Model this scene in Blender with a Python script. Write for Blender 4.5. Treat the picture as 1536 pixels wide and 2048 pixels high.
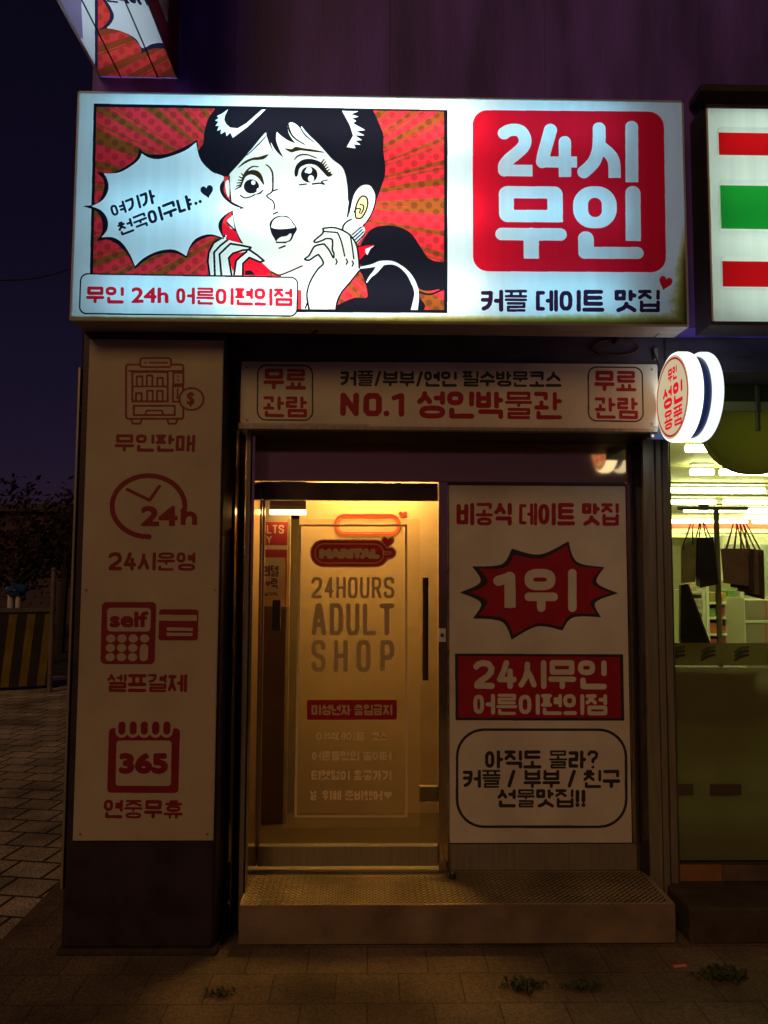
import bpy, bmesh, math, random
import numpy as np
from mathutils import Vector, Matrix
from mathutils.geometry import delaunay_2d_cdt

random.seed(7)
C = bpy.context.scene.collection
R = math.radians
for o in list(bpy.data.objects): bpy.data.objects.remove(o)

# ------------------------------------------------------------------ camera, sky, light, exposure
F = 1538.0                                   # focal length in photo pixels (1536 x 2048)
CAMZ = 1.773
pit, yaw, rol = R(4.3214), R(1.0307), R(0.2657)
fw = Vector((math.sin(yaw)*math.cos(pit), math.cos(yaw)*math.cos(pit), math.sin(pit)))
rt = Vector((math.cos(yaw), -math.sin(yaw), 0)); up = rt.cross(fw)
rt, up = rt*math.cos(rol)+up*math.sin(rol), up*math.cos(rol)-rt*math.sin(rol)
cam = bpy.data.cameras.new('camera'); camo = bpy.data.objects.new('camera', cam); C.objects.link(camo)
M = Matrix((rt, up, -fw)).transposed().to_4x4(); M.translation = (0, 0, CAMZ); camo.matrix_world = M
cam.sensor_fit = 'VERTICAL'; cam.sensor_height = 36; cam.lens = 36*F/2048
cam.clip_start = 0.05; cam.clip_end = 500
bpy.context.scene.camera = camo

sc = bpy.context.scene
w = bpy.data.worlds.new("World"); sc.world = w; w.use_nodes = True
nt = w.node_tree; bg = nt.nodes['Background']
sky = nt.nodes.new('ShaderNodeTexSky'); sky.sky_type = 'NISHITA'; sky.sun_disc = False
sky.sun_elevation = R(35); sky.sun_rotation = R(200); sky.air_density = 1.0
tint = nt.nodes.new('ShaderNodeMix'); tint.data_type = 'RGBA'; tint.blend_type = 'MULTIPLY'
tint.inputs[0].default_value = 1; tint.inputs[7].default_value = (0.78, 0.34, 0.75, 1)
nt.links.new(sky.outputs[0], tint.inputs[6]); nt.links.new(tint.outputs[2], bg.inputs[0])
bg.inputs[1].default_value = 0.0042
sl = bpy.data.lights.new('street_light', 'SUN'); sl.energy = 0.40; sl.angle = R(22); sl.color = (1.0, 0.53, 0.17)
so = bpy.data.objects.new('street_light', sl); C.objects.link(so)
so.rotation_euler = Vector((0.45, 1.0, -0.70)).to_track_quat('-Z', 'Y').to_euler()
so.location = (-4, -6, 8)
sc.view_settings.view_transform = 'Standard'; sc.view_settings.look = 'None'
sc.view_settings.exposure = 0; sc.view_settings.gamma = 1
sc.render.engine = 'CYCLES'
sc.cycles.use_denoising = True
sc.cycles.max_bounces = 10; sc.cycles.transparent_max_bounces = 16
sc.cycles.caustics_reflective = False; sc.cycles.caustics_refractive = False

# ------------------------------------------------------------------ projection helpers (points on real planes of the place)
def ray(u, v):
    return fw + rt*((u-768)/F) - up*((v-1024)/F)
def P(u, v, Y):
    d = ray(u, v); t = Y/d.y
    return Vector((d.x*t, Y, CAMZ+d.z*t))
def PX(u, v, Y): return P(u, v, Y).x
def PZ(u, v, Y): return P(u, v, Y).z
def G(u, v, z=0.0):                          # point on a horizontal plane
    d = ray(u, v); t = (z-CAMZ)/d.z
    return Vector((d.x*t, d.y*t, z))

DY, JY, BY, CY, LY, GY = 4.20, 3.90, 3.85, 3.70, 3.53, 4.10   # door, jambs, beam, column front, lightbox front, shop glass

# ------------------------------------------------------------------ materials
MATS = {}
def nodes_mat(name):
    m = bpy.data.materials.new(name); m.use_nodes = True
    return m, m.node_tree.nodes, m.node_tree.links
def mat(name, col, rough=0.6, metal=0.0, var=0.15, scale=6.0, bump=0.0, bscale=60.0, spec=0.5, stretch=None):
    if name in MATS: return MATS[name]
    m, N, L = nodes_mat(name); b = N['Principled BSDF']
    b.inputs['Roughness'].default_value = rough; b.inputs['Metallic'].default_value = metal
    b.inputs['Specular IOR Level'].default_value = spec
    geo = N.new('ShaderNodeNewGeometry'); mp = N.new('ShaderNodeMapping')
    if stretch: mp.inputs['Scale'].default_value = stretch
    L.new(geo.outputs['Position'], mp.inputs[0])
    nz = N.new('ShaderNodeTexNoise'); nz.inputs['Scale'].default_value = scale; nz.inputs['Detail'].default_value = 6
    L.new(mp.outputs[0], nz.inputs['Vector'])
    rmp = N.new('ShaderNodeValToRGB')
    rmp.color_ramp.elements[0].position = 0.3; rmp.color_ramp.elements[1].position = 0.7
    a = [max(0, c*(1-var)) for c in col]; bb = [min(1, c*(1+var*0.6)) for c in col]
    rmp.color_ramp.elements[0].color = (*a, 1); rmp.color_ramp.elements[1].color = (*bb, 1)
    L.new(nz.outputs['Fac'], rmp.inputs[0]); L.new(rmp.outputs[0], b.inputs['Base Color'])
    if var > 0:
        mr = N.new('ShaderNodeMapRange'); mr.inputs[3].default_value = max(0.02, rough-0.08); mr.inputs[4].default_value = min(1, rough+0.12)
        L.new(nz.outputs['Fac'], mr.inputs[0]); L.new(mr.outputs[0], b.inputs['Roughness'])
    if bump:
        n2 = N.new('ShaderNodeTexNoise'); n2.inputs['Scale'].default_value = bscale; n2.inputs['Detail'].default_value = 4
        L.new(mp.outputs[0], n2.inputs['Vector'])
        bp = N.new('ShaderNodeBump'); bp.inputs['Strength'].default_value = bump; bp.inputs['Distance'].default_value = 0.01
        L.new(n2.outputs['Fac'], bp.inputs['Height']); L.new(bp.outputs[0], b.inputs['Normal'])
    MATS[name] = m; return m
def emit(name, col, s):
    if name in MATS: return MATS[name]
    m, N, L = nodes_mat(name); N.remove(N['Principled BSDF'])
    e = N.new('ShaderNodeEmission'); e.inputs[0].default_value = (*col, 1); e.inputs[1].default_value = s
    L.new(e.outputs[0], N['Material Output'].inputs[0]); MATS[name] = m; return m
def film(name, col, dirt=None, front=0.12, streak=True):
    """back-lit translucent print: light from the tubes inside the box passes through it"""
    if name in MATS: return MATS[name]
    m, N, L = nodes_mat(name); N.remove(N['Principled BSDF'])
    tr = N.new('ShaderNodeBsdfTranslucent'); df = N.new('ShaderNodeBsdfDiffuse'); mx = N.new('ShaderNodeMixShader')
    mx.inputs[0].default_value = front
    rgb = N.new('ShaderNodeRGB'); rgb.outputs[0].default_value = (*col, 1); out = rgb.outputs[0]
    geo = N.new('ShaderNodeNewGeometry')
    if streak:                               # faint rain streaks on the film
        mp = N.new('ShaderNodeMapping'); mp.inputs['Scale'].default_value = (23, 1, .8); L.new(geo.outputs['Position'], mp.inputs[0])
        nz = N.new('ShaderNodeTexNoise'); nz.inputs['Scale'].default_value = 1.0; nz.inputs['Detail'].default_value = 5
        L.new(mp.outputs[0], nz.inputs['Vector'])
        mr = N.new('ShaderNodeMapRange'); mr.inputs[1].default_value = .3; mr.inputs[2].default_value = .7
        mr.inputs[3].default_value = .91; mr.inputs[4].default_value = 1.0; L.new(nz.outputs['Fac'], mr.inputs[0])
        mm = N.new('ShaderNodeVectorMath'); mm.operation = 'SCALE'; L.new(out, mm.inputs[0]); L.new(mr.outputs[0], mm.inputs['Scale']); out = mm.outputs[0]
    if dirt:                                 # settled dirt: band along the bottom edge and up the right edge
        zb, xr = dirt
        sp = N.new('ShaderNodeSeparateXYZ'); L.new(geo.outputs['Position'], sp.inputs[0])
        nz = N.new('ShaderNodeTexNoise'); nz.inputs['Scale'].default_value = 14; nz.inputs['Detail'].default_value = 8; nz.inputs['Roughness'].default_value = .7
        L.new(geo.outputs['Position'], nz.inputs['Vector'])
        def mth(op, a, b):
            n = N.new('ShaderNodeMath'); n.operation = op
            for i, x in enumerate((a, b)):
                if isinstance(x, (int, float)): n.inputs[i].default_value = x
                elif x is not None: L.new(x, n.inputs[i])
            return n.outputs[0]
        dz = mth('SUBTRACT', sp.outputs[2], zb); dx = mth('SUBTRACT', xr, sp.outputs[0])
        # reach of the bottom band grows to the right
        reach = mth('ADD', 0.012, mth('MULTIPLY', mth('POWER', mth('MAXIMUM', mth('SUBTRACT', 1.0, mth('MULTIPLY', dx, .34)), 0.0), 2.0), 0.045))
        b1 = mth('SUBTRACT', 1.0, mth('DIVIDE', dz, mth('MULTIPLY', reach, mth('ADD', .5, mth('MULTIPLY', nz.outputs['Fac'], 1.2)))))
        up_ = mth('MAXIMUM', mth('SUBTRACT', 1.0, mth('DIVIDE', dz, 0.50)), 0.0)
        b2 = mth('MULTIPLY', mth('SUBTRACT', 1.0, mth('DIVIDE', dx, mth('ADD', 0.01, mth('MULTIPLY', mth('MULTIPLY', nz.outputs['Fac'], 0.17), up_)))), mth('MINIMUM', mth('MULTIPLY', up_, 2.5), 1.0))
        d = mth('MAXIMUM', mth('MAXIMUM', b1, b2), 0.0)
        cr = N.new('ShaderNodeValToRGB'); e = cr.color_ramp.elements
        e[0].position = 0; e[0].color = (1, 1, 1, 1); e[1].position = 1; e[1].color = (.05, .03, .005, 1)
        x = cr.color_ramp.elements.new(.25); x.color = (.80, .68, .32, 1); x = cr.color_ramp.elements.new(.6); x.color = (.42, .28, .05, 1)
        L.new(d, cr.inputs[0])
        mm = N.new('ShaderNodeVectorMath'); mm.operation = 'MULTIPLY'; L.new(out, mm.inputs[0]); L.new(cr.outputs[0], mm.inputs[1]); out = mm.outputs[0]
    L.new(out, tr.inputs[0]); L.new(out, df.inputs[0])
    L.new(tr.outputs[0], mx.inputs[1]); L.new(df.outputs[0], mx.inputs[2]); L.new(mx.outputs[0], N['Material Output'].inputs[0])
    MATS[name] = m; return m
def glass(name, tintc=(.93, .95, .93), refl=0.06, rough=0.02, haze=0.0, hazecol=(.6, .6, .55)):
    if name in MATS: return MATS[name]
    m, N, L = nodes_mat(name); N.remove(N['Principled BSDF'])
    t = N.new('ShaderNodeBsdfTransparent'); t.inputs[0].default_value = (*tintc, 1)
    g = N.new('ShaderNodeBsdfGlossy'); g.inputs['Roughness'].default_value = rough; g.inputs[0].default_value = (1, 1, 1, 1)
    lw0 = N.new('ShaderNodeLayerWeight'); lw0.inputs[0].default_value = .5
    pw = N.new('ShaderNodeMath'); pw.operation = 'POWER'; pw.inputs[1].default_value = 5; L.new(lw0.outputs['Facing'], pw.inputs[0])
    lw = N.new('ShaderNodeMath'); lw.operation = 'MULTIPLY_ADD'; lw.inputs[1].default_value = .9; lw.inputs[2].default_value = refl*.6; L.new(pw.outputs[0], lw.inputs[0])
    mx = N.new('ShaderNodeMixShader'); L.new(lw.outputs[0], mx.inputs[0]); L.new(t.outputs[0], mx.inputs[1]); L.new(g.outputs[0], mx.inputs[2])
    out = mx.outputs[0]
    if haze:
        d = N.new('ShaderNodeBsdfDiffuse'); d.inputs[0].default_value = (*hazecol, 1)
        tl = N.new('ShaderNodeBsdfTranslucent'); tl.inputs[0].default_value = (*hazecol, 1)
        m2 = N.new('ShaderNodeMixShader'); m2.inputs[0].default_value = .5; L.new(d.outputs[0], m2.inputs[1]); L.new(tl.outputs[0], m2.inputs[2])
        m3 = N.new('ShaderNodeMixShader')
        nz = N.new('ShaderNodeTexNoise'); nz.inputs['Scale'].default_value = 5; nz.inputs['Detail'].default_value = 5
        geo = N.new('ShaderNodeNewGeometry'); L.new(geo.outputs['Position'], nz.inputs['Vector'])
        mr = N.new('ShaderNodeMapRange'); mr.inputs[3].default_value = haze*.75; mr.inputs[4].default_value = min(1, haze*1.25)
        L.new(nz.outputs['Fac'], mr.inputs[0]); L.new(mr.outputs[0], m3.inputs[0])
        L.new(out, m3.inputs[1]); L.new(m2.outputs[0], m3.inputs[2]); out = m3.outputs[0]
    L.new(out, N['Material Output'].inputs[0]); MATS[name] = m; return m

# ------------------------------------------------------------------ objects
WL = {}
def thing(name, label, cat, loc, group=None, kind=None):
    o = bpy.data.objects.new(name, None); o.empty_display_size = .1; C.objects.link(o); o.location = loc
    if label: o['label'] = label
    if cat: o['category'] = cat
    if group: o['group'] = group
    if kind: o['kind'] = kind
    WL[o.name] = Vector(loc); return o
def tag(o, label, cat, group=None):
    o['label'] = label; o['category'] = cat
    if group: o['group'] = group
    return o
def link(name, me, parent=None, origin=None):
    """mesh made in world coordinates -> object; children sit at their thing's origin"""
    org = WL[parent.name] if parent else (Vector(origin) if origin is not None else Vector((0, 0, 0)))
    me.transform(Matrix.Translation(-org))
    o = bpy.data.objects.new(name, me); C.objects.link(o)
    if parent: o.parent = parent
    else: o.location = org
    WL[o.name] = org; return o
def pydata(name, vs, fs, mats, parent=None, idx=None, smooth=False, origin=None, kind=None):
    me = bpy.data.meshes.new(name); me.from_pydata([tuple(v) for v in vs], [], fs)
    for m in (mats if isinstance(mats, list) else [mats]): me.materials.append(m)
    if idx is not None: me.polygons.foreach_set('material_index', idx)
    if smooth: me.polygons.foreach_set('use_smooth', [True]*len(fs))
    me.update(); o = link(name, me, parent, origin)
    if kind: o['kind'] = kind
    return o
class MB:
    """collects shapes for ONE mesh"""
    def __init__(s): s.bm = bmesh.new()
    def box(s, x0, x1, y0, y1, z0, z1, bev=0.0, rot=None, seg=1):
        if x0 > x1: x0, x1 = x1, x0
        if y0 > y1: y0, y1 = y1, y0
        if z0 > z1: z0, z1 = z1, z0
        mt = Matrix.Translation(((x0+x1)/2, (y0+y1)/2, (z0+z1)/2))
        if rot is not None: mt = mt @ rot
        r = bmesh.ops.create_cube(s.bm, size=1, matrix=mt @ Matrix.Diagonal((x1-x0, y1-y0, z1-z0, 1)))
        if bev:
            es = {e for v in r['verts'] for e in v.link_edges}
            bmesh.ops.bevel(s.bm, geom=list(es), offset=bev, segments=seg, affect='EDGES', profile=.5)
        return s
    def cyl(s, a, b, r0, r1=None, n=16, cap=True):
        a, b = Vector(a), Vector(b); d = b-a
        q = d.to_track_quat('Z', 'Y').to_matrix().to_4x4()
        bmesh.ops.create_cone(s.bm, cap_ends=cap, segments=n, radius1=r0, radius2=r0 if r1 is None else r1, depth=d.length,
                              matrix=Matrix.Translation((a+b)/2) @ q)
        return s
    def ball(s, c, r, n=12, sc=(1, 1, 1)):
        bmesh.ops.create_uvsphere(s.bm, u_segments=n, v_segments=n//2+2, radius=r, matrix=Matrix.Translation(c) @ Matrix.Diagonal((*sc, 1)))
        return s
    def tube(s, pts, r, n=8):
        pts = [Vector(p) for p in pts]; rings = []
        for i, p in enumerate(pts):
            d = (pts[min(i+1, len(pts)-1)]-pts[max(i-1, 0)]).normalized()
            a = d.orthogonal().normalized()
            if i and (rings): 
                a = (rings[-1][1] - d*rings[-1][1].dot(d)).normalized()
            b = d.cross(a)
            rings.append(([s.bm.verts.new(p+(a*math.cos(t)+b*math.sin(t))*r) for t in [2*math.pi*k/n for k in range(n)]], a))
        for i in range(len(rings)-1):
            A, B = rings[i][0], rings[i+1][0]
            for k in range(n): s.bm.faces.new((A[k], A[(k+1) % n], B[(k+1) % n], B[k]))
        s.bm.faces.new(rings[0][0][::-1]); s.bm.faces.new(rings[-1][0]); return s
    def prism(s, pts, dvec):
        """polygon (list of 3-D points) extruded along dvec"""
        dvec = Vector(dvec); A = [s.bm.verts.new(p) for p in pts]; B = [s.bm.verts.new(Vector(p)+dvec) for p in pts]
        n = len(A)
        for k in range(n): s.bm.faces.new((A[k], A[(k+1) % n], B[(k+1) % n], B[k]))
        s.bm.faces.new(A[::-1]); s.bm.faces.new(B); return s
    def done(s, name, m, parent=None, smooth=False, origin=None, kind=None):
        bmesh.ops.recalc_face_normals(s.bm, faces=s.bm.faces)
        me = bpy.data.meshes.new(name); s.bm.to_mesh(me); s.bm.free(); me.materials.append(m)
        if smooth:
            me.polygons.foreach_set('use_smooth', [True]*len(me.polygons))
            try: me.set_sharp_from_angle(angle=R(35))
            except Exception: pass
        o = link(name, me, parent, origin)
        if kind: o['kind'] = kind
        return o

# ------------------------------------------------------------------ printed faces: shapes are painted on a fine grid, then cut into one exact
# partition of polygons, so that each print colour is its own flat piece of the face
def cm(pts, closed=False, n=8):
    """smooth curve through points"""
    p = np.array(pts, float); out = []; k = len(p)
    for i in range(k if closed else k-1):
        if closed: a, b, c, d = p[(i-1) % k], p[i], p[(i+1) % k], p[(i+2) % k]
        else: a, b, c, d = p[max(i-1, 0)], p[i], p[i+1], p[min(i+2, k-1)]
        for t in np.linspace(0, 1, n, endpoint=False):
            out.append(.5*((2*b)+(-a+c)*t+(2*a-5*b+4*c-d)*t*t+(-a+3*b-3*c+d)*t**3))
    if not closed: out.append(p[-1])
    return np.array(out)
def spiky(spikes, mids):
    """star outline: curves through given mid points between sharp spikes"""
    out = []
    for i, s_ in enumerate(spikes):
        e_ = spikes[(i+1) % len(spikes)]
        out += list(cm([s_]+list(mids[i])+[e_])[:-1])
    return np.array(out)
GLY = {}
def glyph(txt):
    if txt in GLY: return GLY[txt]
    c = bpy.data.curves.new('t', 'FONT'); c.body = txt; c.size = 1; c.resolution_u = 6
    o = bpy.data.objects.new('t', c); C.objects.link(o)
    dg = bpy.context.evaluated_depsgraph_get(); me = bpy.data.meshes.new_from_object(o.evaluated_get(dg))
    V = np.array([(v.co.x, v.co.y) for v in me.vertices]); cnt = {}
    for p in me.polygons:
        for e in p.edge_keys: cnt[e] = cnt.get(e, 0)+1
    E_ = np.array([e for e, n in cnt.items() if n == 1])
    bpy.data.objects.remove(o); bpy.data.curves.remove(c); bpy.data.meshes.remove(me)
    lo, hi = V.min(0), V.max(0); V = (V-lo)/(hi-lo); V[:, 1] = 1-V[:, 1]
    GLY[txt] = (V, E_); return GLY[txt]

class Canvas:
    def __init__(s, O, A, B, wid, hei, nrm, cell):
        """O: top-left corner, A: unit vector to the right, B: unit vector down, nrm: plane normal"""
        s.O, s.A, s.B, s.n, s.c = Vector(O), Vector(A), Vector(B), Vector(nrm), cell
        s.W, s.H = int(round(wid/cell)), int(round(hei/cell)); s.cx, s.cy = wid/s.W, hei/s.H
        s.lab = np.zeros((s.H, s.W), np.int16); s.tab = {}; s.ids = {}
        s.zoom = None; s.lw = 1.0
    def view(s, z): s.zoom = z; return s      # (u0, v0, scale) of the enlarged view the coordinates were read from
    def px(s, pts, raw=False):
        out = []
        if s.zoom == 'plane' and not raw: return np.array([(u/s.cx, v/s.cy) for u, v in pts])
        for u, v in pts:
            if s.zoom and not raw: u, v = s.zoom[0]+u/s.zoom[2], s.zoom[1]+v/s.zoom[2]
            d = ray(u, v); t = (s.O-Vector((0, 0, CAMZ))).dot(s.n)/d.dot(s.n)
            q = Vector((0, 0, CAMZ))+d*t-s.O
            out.append((q.dot(s.A)/s.cx, q.dot(s.B)/s.cy))
        return np.array(out)
    def k(s):                                 # grid cells per zoomed unit
        if s.zoom == 'plane': return 1/s.c
        o = s.O+s.A*(s.W*s.cx/2)+s.B*(s.H*s.cy/2)-Vector((0, 0, CAMZ))
        dist = o.dot(fw)
        return dist/F/s.c/(s.zoom[2] if s.zoom else 1)
    def ink(s, part, m):
        if (part, m.name) not in s.ids:
            s.ids[(part, m.name)] = len(s.ids)+1; s.tab[len(s.ids)] = (part, m)
        return s.ids[(part, m.name)]
    def edges_mask(s, V, E_):
        T = np.zeros((s.H, s.W+1), np.int8)
        for a, b in E_:
            (x0, y0), (x1, y1) = V[a], V[b]
            if y0 == y1: continue
            if y0 > y1: x0, y0, x1, y1 = x1, y1, x0, y0
            r0, r1 = max(0, math.ceil(y0-.5)), min(s.H-1, math.ceil(y1-.5)-1)
            if r1 < r0: continue
            rr = np.arange(r0, r1+1); xc = x0+(rr+.5-y0)*(x1-x0)/(y1-y0)
            cc = np.clip(np.ceil(xc-.5), 0, s.W).astype(int)
            T[rr, cc] ^= 1
        return np.bitwise_xor.accumulate(T, axis=1)[:, :s.W].astype(bool)
    def put(s, mask, i, only=None):
        if only is not None: mask = mask & np.isin(s.lab, only)
        s.lab[mask] = i
    def mpoly(s, pts):
        V = s.px(pts); n = len(V)
        return s.edges_mask(V, [(a, (a+1) % n) for a in range(n)])
    def poly(s, pts, i, only=None): s.put(s.mpoly(pts), i, only)
    def mstroke(s, pts, wd, closed=False, V=None):
        V = s.px(pts) if V is None else V
        n = len(V); ws = np.broadcast_to(np.array(wd, float)*s.lw*s.k()/2, (n,)) if np.ndim(wd) == 0 else np.interp(np.linspace(0, 1, n), np.linspace(0, 1, len(wd)), wd)*s.lw*s.k()/2
        out = np.zeros((s.H, s.W), bool)
        for a in range(n if closed else n-1):
            p, q = V[a], V[(a+1) % n]; ra, rb = ws[a], ws[(a+1) % n]; r = max(ra, rb)+1
            x0, x1 = int(max(0, min(p[0], q[0])-r)), int(min(s.W, max(p[0], q[0])+r+1))
            y0, y1 = int(max(0, min(p[1], q[1])-r)), int(min(s.H, max(p[1], q[1])+r+1))
            if x1 <= x0 or y1 <= y0: continue
            X, Y_ = np.meshgrid(np.arange(x0, x1)+.5, np.arange(y0, y1)+.5)
            d = q-p; l2 = max(d@d, 1e-9); t = np.clip(((X-p[0])*d[0]+(Y_-p[1])*d[1])/l2, 0, 1)
            out[y0:y1, x0:x1] |= np.hypot(X-p[0]-t*d[0], Y_-p[1]-t*d[1]) <= ra+(rb-ra)*t
        return out
    def stroke(s, pts, wd, i, closed=False, only=None): s.put(s.mstroke(pts, wd, closed), i, only)
    def ell(s, cx, cy, rx, ry, i, rot=0, only=None):
        t = np.linspace(0, 2*np.pi, 48, endpoint=False); c, n = math.cos(rot), math.sin(rot)
        s.poly([(cx+rx*math.cos(a)*c-ry*math.sin(a)*n, cy+rx*math.cos(a)*n+ry*math.sin(a)*c) for a in t], i, only)
    def mrr(s, q, r):
        """rounded quad; q = TL, TR, BR, BL"""
        q = [np.array(p, float) for p in q]; pts = []
        for a in range(4):
            p, pr, nx = q[a], q[a-1], q[(a+1) % 4]
            d0, d1 = (pr-p)/np.linalg.norm(pr-p), (nx-p)/np.linalg.norm(nx-p)
            for t in np.linspace(0, np.pi/2, 9):
                pts.append(p+d0*r*(1-math.sin(t))+d1*r*(1-math.cos(t)))
        return s.mpoly(pts)
    def rr(s, q, r, i): s.put(s.mrr(q, r), i)
    def ring(s, q, r, wd, i):
        s.put(s.mrr(q, r) & ~s.mrr(inset(q, wd), max(r-wd, 1)), i)
    def text(s, txt, q, i, fat=0.0, only=None, slots=None, wmax=.19):
        """q: rectangle (x0,y0,x1,y1) or quad TL,TR,BR,BL of the lettering's bounds; every syllable fills its own slot.
        Hangul and heavy digits are drawn with round brush strokes, Latin text comes from the font"""
        if np.ndim(q) == 1: q = [(q[0], q[1]), (q[2], q[1]), (q[2], q[3]), (q[0], q[3])]
        if slots is None: slots = any('\uac00' <= c <= '\ud7a3' for c in txt)
        if not slots:
            if fat: q = inset(q, fat)
            V, E_ = glyph(txt); A_, B_, C_, D_ = s.px(q); x, y = V[:, :1], V[:, 1:]
            m = s.edges_mask(A_*(1-x)*(1-y)+B_*x*(1-y)+C_*x*y+D_*(1-x)*y, E_)
            if fat: m = dil(m, fat*s.k())
            s.put(m, i, only); return
        TL, TR, BR, BL = s.px(q)
        ws = [1.0 if '\uac00' <= c <= '\ud7a3' else {'1': .5, ' ': .42, '.': .3, '/': .5, '!': .3, '?': .62}.get(c, .74) for c in txt]
        if wmax > 1: ws = [1.0]*len(txt)
        t = np.concatenate([[0], np.cumsum(ws)])/sum(ws); g = (.20 if wmax > 1 else .06)/sum(ws)
        for j, c in enumerate(txt):
            if c == ' ': continue
            a, b = t[j]+(g/2 if j else 0), t[j+1]-(g/2 if j < len(txt)-1 else 0)
            A_, B_, C_, D_ = TL+(TR-TL)*a, TL+(TR-TL)*b, BL+(BR-BL)*b, BL+(BR-BL)*a
            Wc, Hc = np.linalg.norm(B_-A_), np.linalg.norm(D_-A_)
            st, wd = strokes(c, Wc, Hc, wmax)
            for pts in st:
                p = np.array(pts)/(Wc, Hc); x, y = p[:, :1], p[:, 1:]
                s.put(s.mstroke(None, wd/s.k(), V=A_*(1-x)*(1-y)+B_*x*(1-y)+C_*x*y+D_*(1-x)*y), i, only)
    def heart(s, cx, cy, wd, hg, i, rot=0):
        t = np.linspace(0, 2*np.pi, 60, endpoint=False)
        x = 16*np.sin(t)**3/32*wd; y = -(13*np.cos(t)-5*np.cos(2*t)-2*np.cos(3*t)-np.cos(4*t))/29*hg
        c, n = math.cos(rot), math.sin(rot); s.poly(np.stack([cx+x*c-y*n, cy+x*n+y*c], 1), i)
    def cut(s, root, bare=None):
        """partition -> meshes; bare: label left out (a clear area)"""
        H, W = s.H, s.W; L = np.full((H+2, W+2), -1, np.int16); L[1:-1, 1:-1] = s.lab
        adj = {}
        hr, hc = np.nonzero(L[:-1, 1:-1] != L[1:, 1:-1])       # horizontal edges at row hr, from col hc to hc+1
        vr, vc = np.nonzero(L[1:-1, :-1] != L[1:-1, 1:])
        S = W+1
        es = np.concatenate([np.stack([hr*S+hc, hr*S+hc+1], 1), np.stack([vr*S+vc, (vr+1)*S+vc], 1)]).tolist()
        for a, b in es:
            adj.setdefault(a, []).append(b); adj.setdefault(b, []).append(a)
        jn = {v for v, n in adj.items() if len(n) != 2} | {0, W, H*S, H*S+W}
        seen = set(); arcs = []
        def walk(a, b):
            out = [a, b]; seen.add((min(a, b), max(a, b)))
            while b not in jn:
                n = adj[b]; c_ = n[0] if n[1] == a else n[1]
                k_ = (min(b, c_), max(b, c_))
                if k_ in seen: break
                seen.add(k_); out.append(c_); a, b = b, c_
            return out
        for v in jn:
            for n in adj[v]:
                if (min(v, n), max(v, n)) not in seen: arcs.append(walk(v, n))
        for a, b in es:
            if (min(a, b), max(a, b)) not in seen: arcs.append(walk(a, b))
        vid = {}; co = []; ed = []
        def vget(k_, p):
            if k_ not in vid: vid[k_] = len(co); co.append((float(p[0]), float(p[1])))
            return vid[k_]
        def dp(p, tol):
            keep = np.zeros(len(p), bool); keep[[0, -1]] = True; st = [(0, len(p)-1)]
            while st:
                a, b = st.pop()
                if b-a < 2: continue
                d = p[b]-p[a]; l = np.hypot(*d); q = p[a+1:b]-p[a]
                e = np.abs(q[:, 0]*d[1]-q[:, 1]*d[0])/l if l > 1e-9 else np.hypot(q[:, 0], q[:, 1])
                m = int(e.argmax())
                if e[m] > tol: keep[a+1+m] = True; st += [(a, a+1+m), (a+1+m, b)]
            return keep
        for ar in arcs:
            p = np.array([(v % S, v//S) for v in ar], float); closed = ar[0] == ar[-1] and ar[0] not in jn
            if len(p) > 3:
                for _ in range(3):
                    q = p.copy(); q[1:-1] = (p[:-2]+2*p[1:-1]+p[2:])/4
                    if closed: q[0] = q[-1] = (p[-2]+2*p[0]+p[1])/4
                    p = q
            if closed:
                h = len(p)//2; kp = np.concatenate([dp(p[:h+1], .3)[:-1], dp(p[h:], .3)])
            else: kp = dp(p, .3)
            ix = np.nonzero(kp)[0]; pv = None
            for j in ix:
                key = ar[j] if (j in (0, len(ar)-1)) else ('m', id(ar), int(j))
                k_ = vget(key, p[j])
                if pv is not None and pv != k_: ed.append((pv, k_))
                pv = k_
        r = delaunay_2d_cdt([Vector(c_) for c_ in co], ed, [], 0, 1e-6)
        V = np.array([tuple(v) for v in r[0]]); fs = r[2]; parts = {}
        T = np.array([f for f in fs]); cen = V[T].mean(1)
        lb = s.lab[np.clip(cen[:, 1].astype(int), 0, H-1), np.clip(cen[:, 0].astype(int), 0, W-1)]
        for f, l in zip(T, lb):
            if l == bare: continue
            part, m = s.tab[int(l)]; parts.setdefault(part, []).append((f, m))
        objs = {}
        for part, fl in parts.items():
            ms = []; vm = {}; vs = []; ff = []; ii = []
            for f, m in fl:
                if m not in ms: ms.append(m)
                g = []
                for v in f:
                    if v not in vm: vm[v] = len(vs); vs.append(s.O+s.A*(V[v][0]*s.cx)+s.B*(V[v][1]*s.cy))
                    g.append(vm[v])
                a, b, c_ = (vs[x] for x in g)
                if (b-a).cross(c_-a).dot(s.n) < 0: g = g[::-1]
                ff.append(g); ii.append(ms.index(m))
            nm = part.split('#')[0]
            objs[part] = pydata(nm, vs, ff, ms, root, ii)
        face_ = next((objs[n_] for n_ in ('panel_face', 'sign_face', 'side_face', 'sign_disc', 'paper') if n_ in objs), None)
        if face_:
            for n_, o_ in objs.items():                # writing and icons belong to the printed face
                if n_.split('#')[0] in ('lettering', 'icon', 'heart_mark'): o_.parent = face_
        return objs
LI = 'ㄱㄲㄴㄷㄸㄹㅁㅂㅃㅅㅆㅇㅈㅉㅊㅋㅌㅍㅎ'
VI = 'ㅏㅐㅑㅒㅓㅔㅕㅖㅗㅘㅙㅚㅛㅜㅝㅞㅟㅠㅡㅢㅣ'
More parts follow.
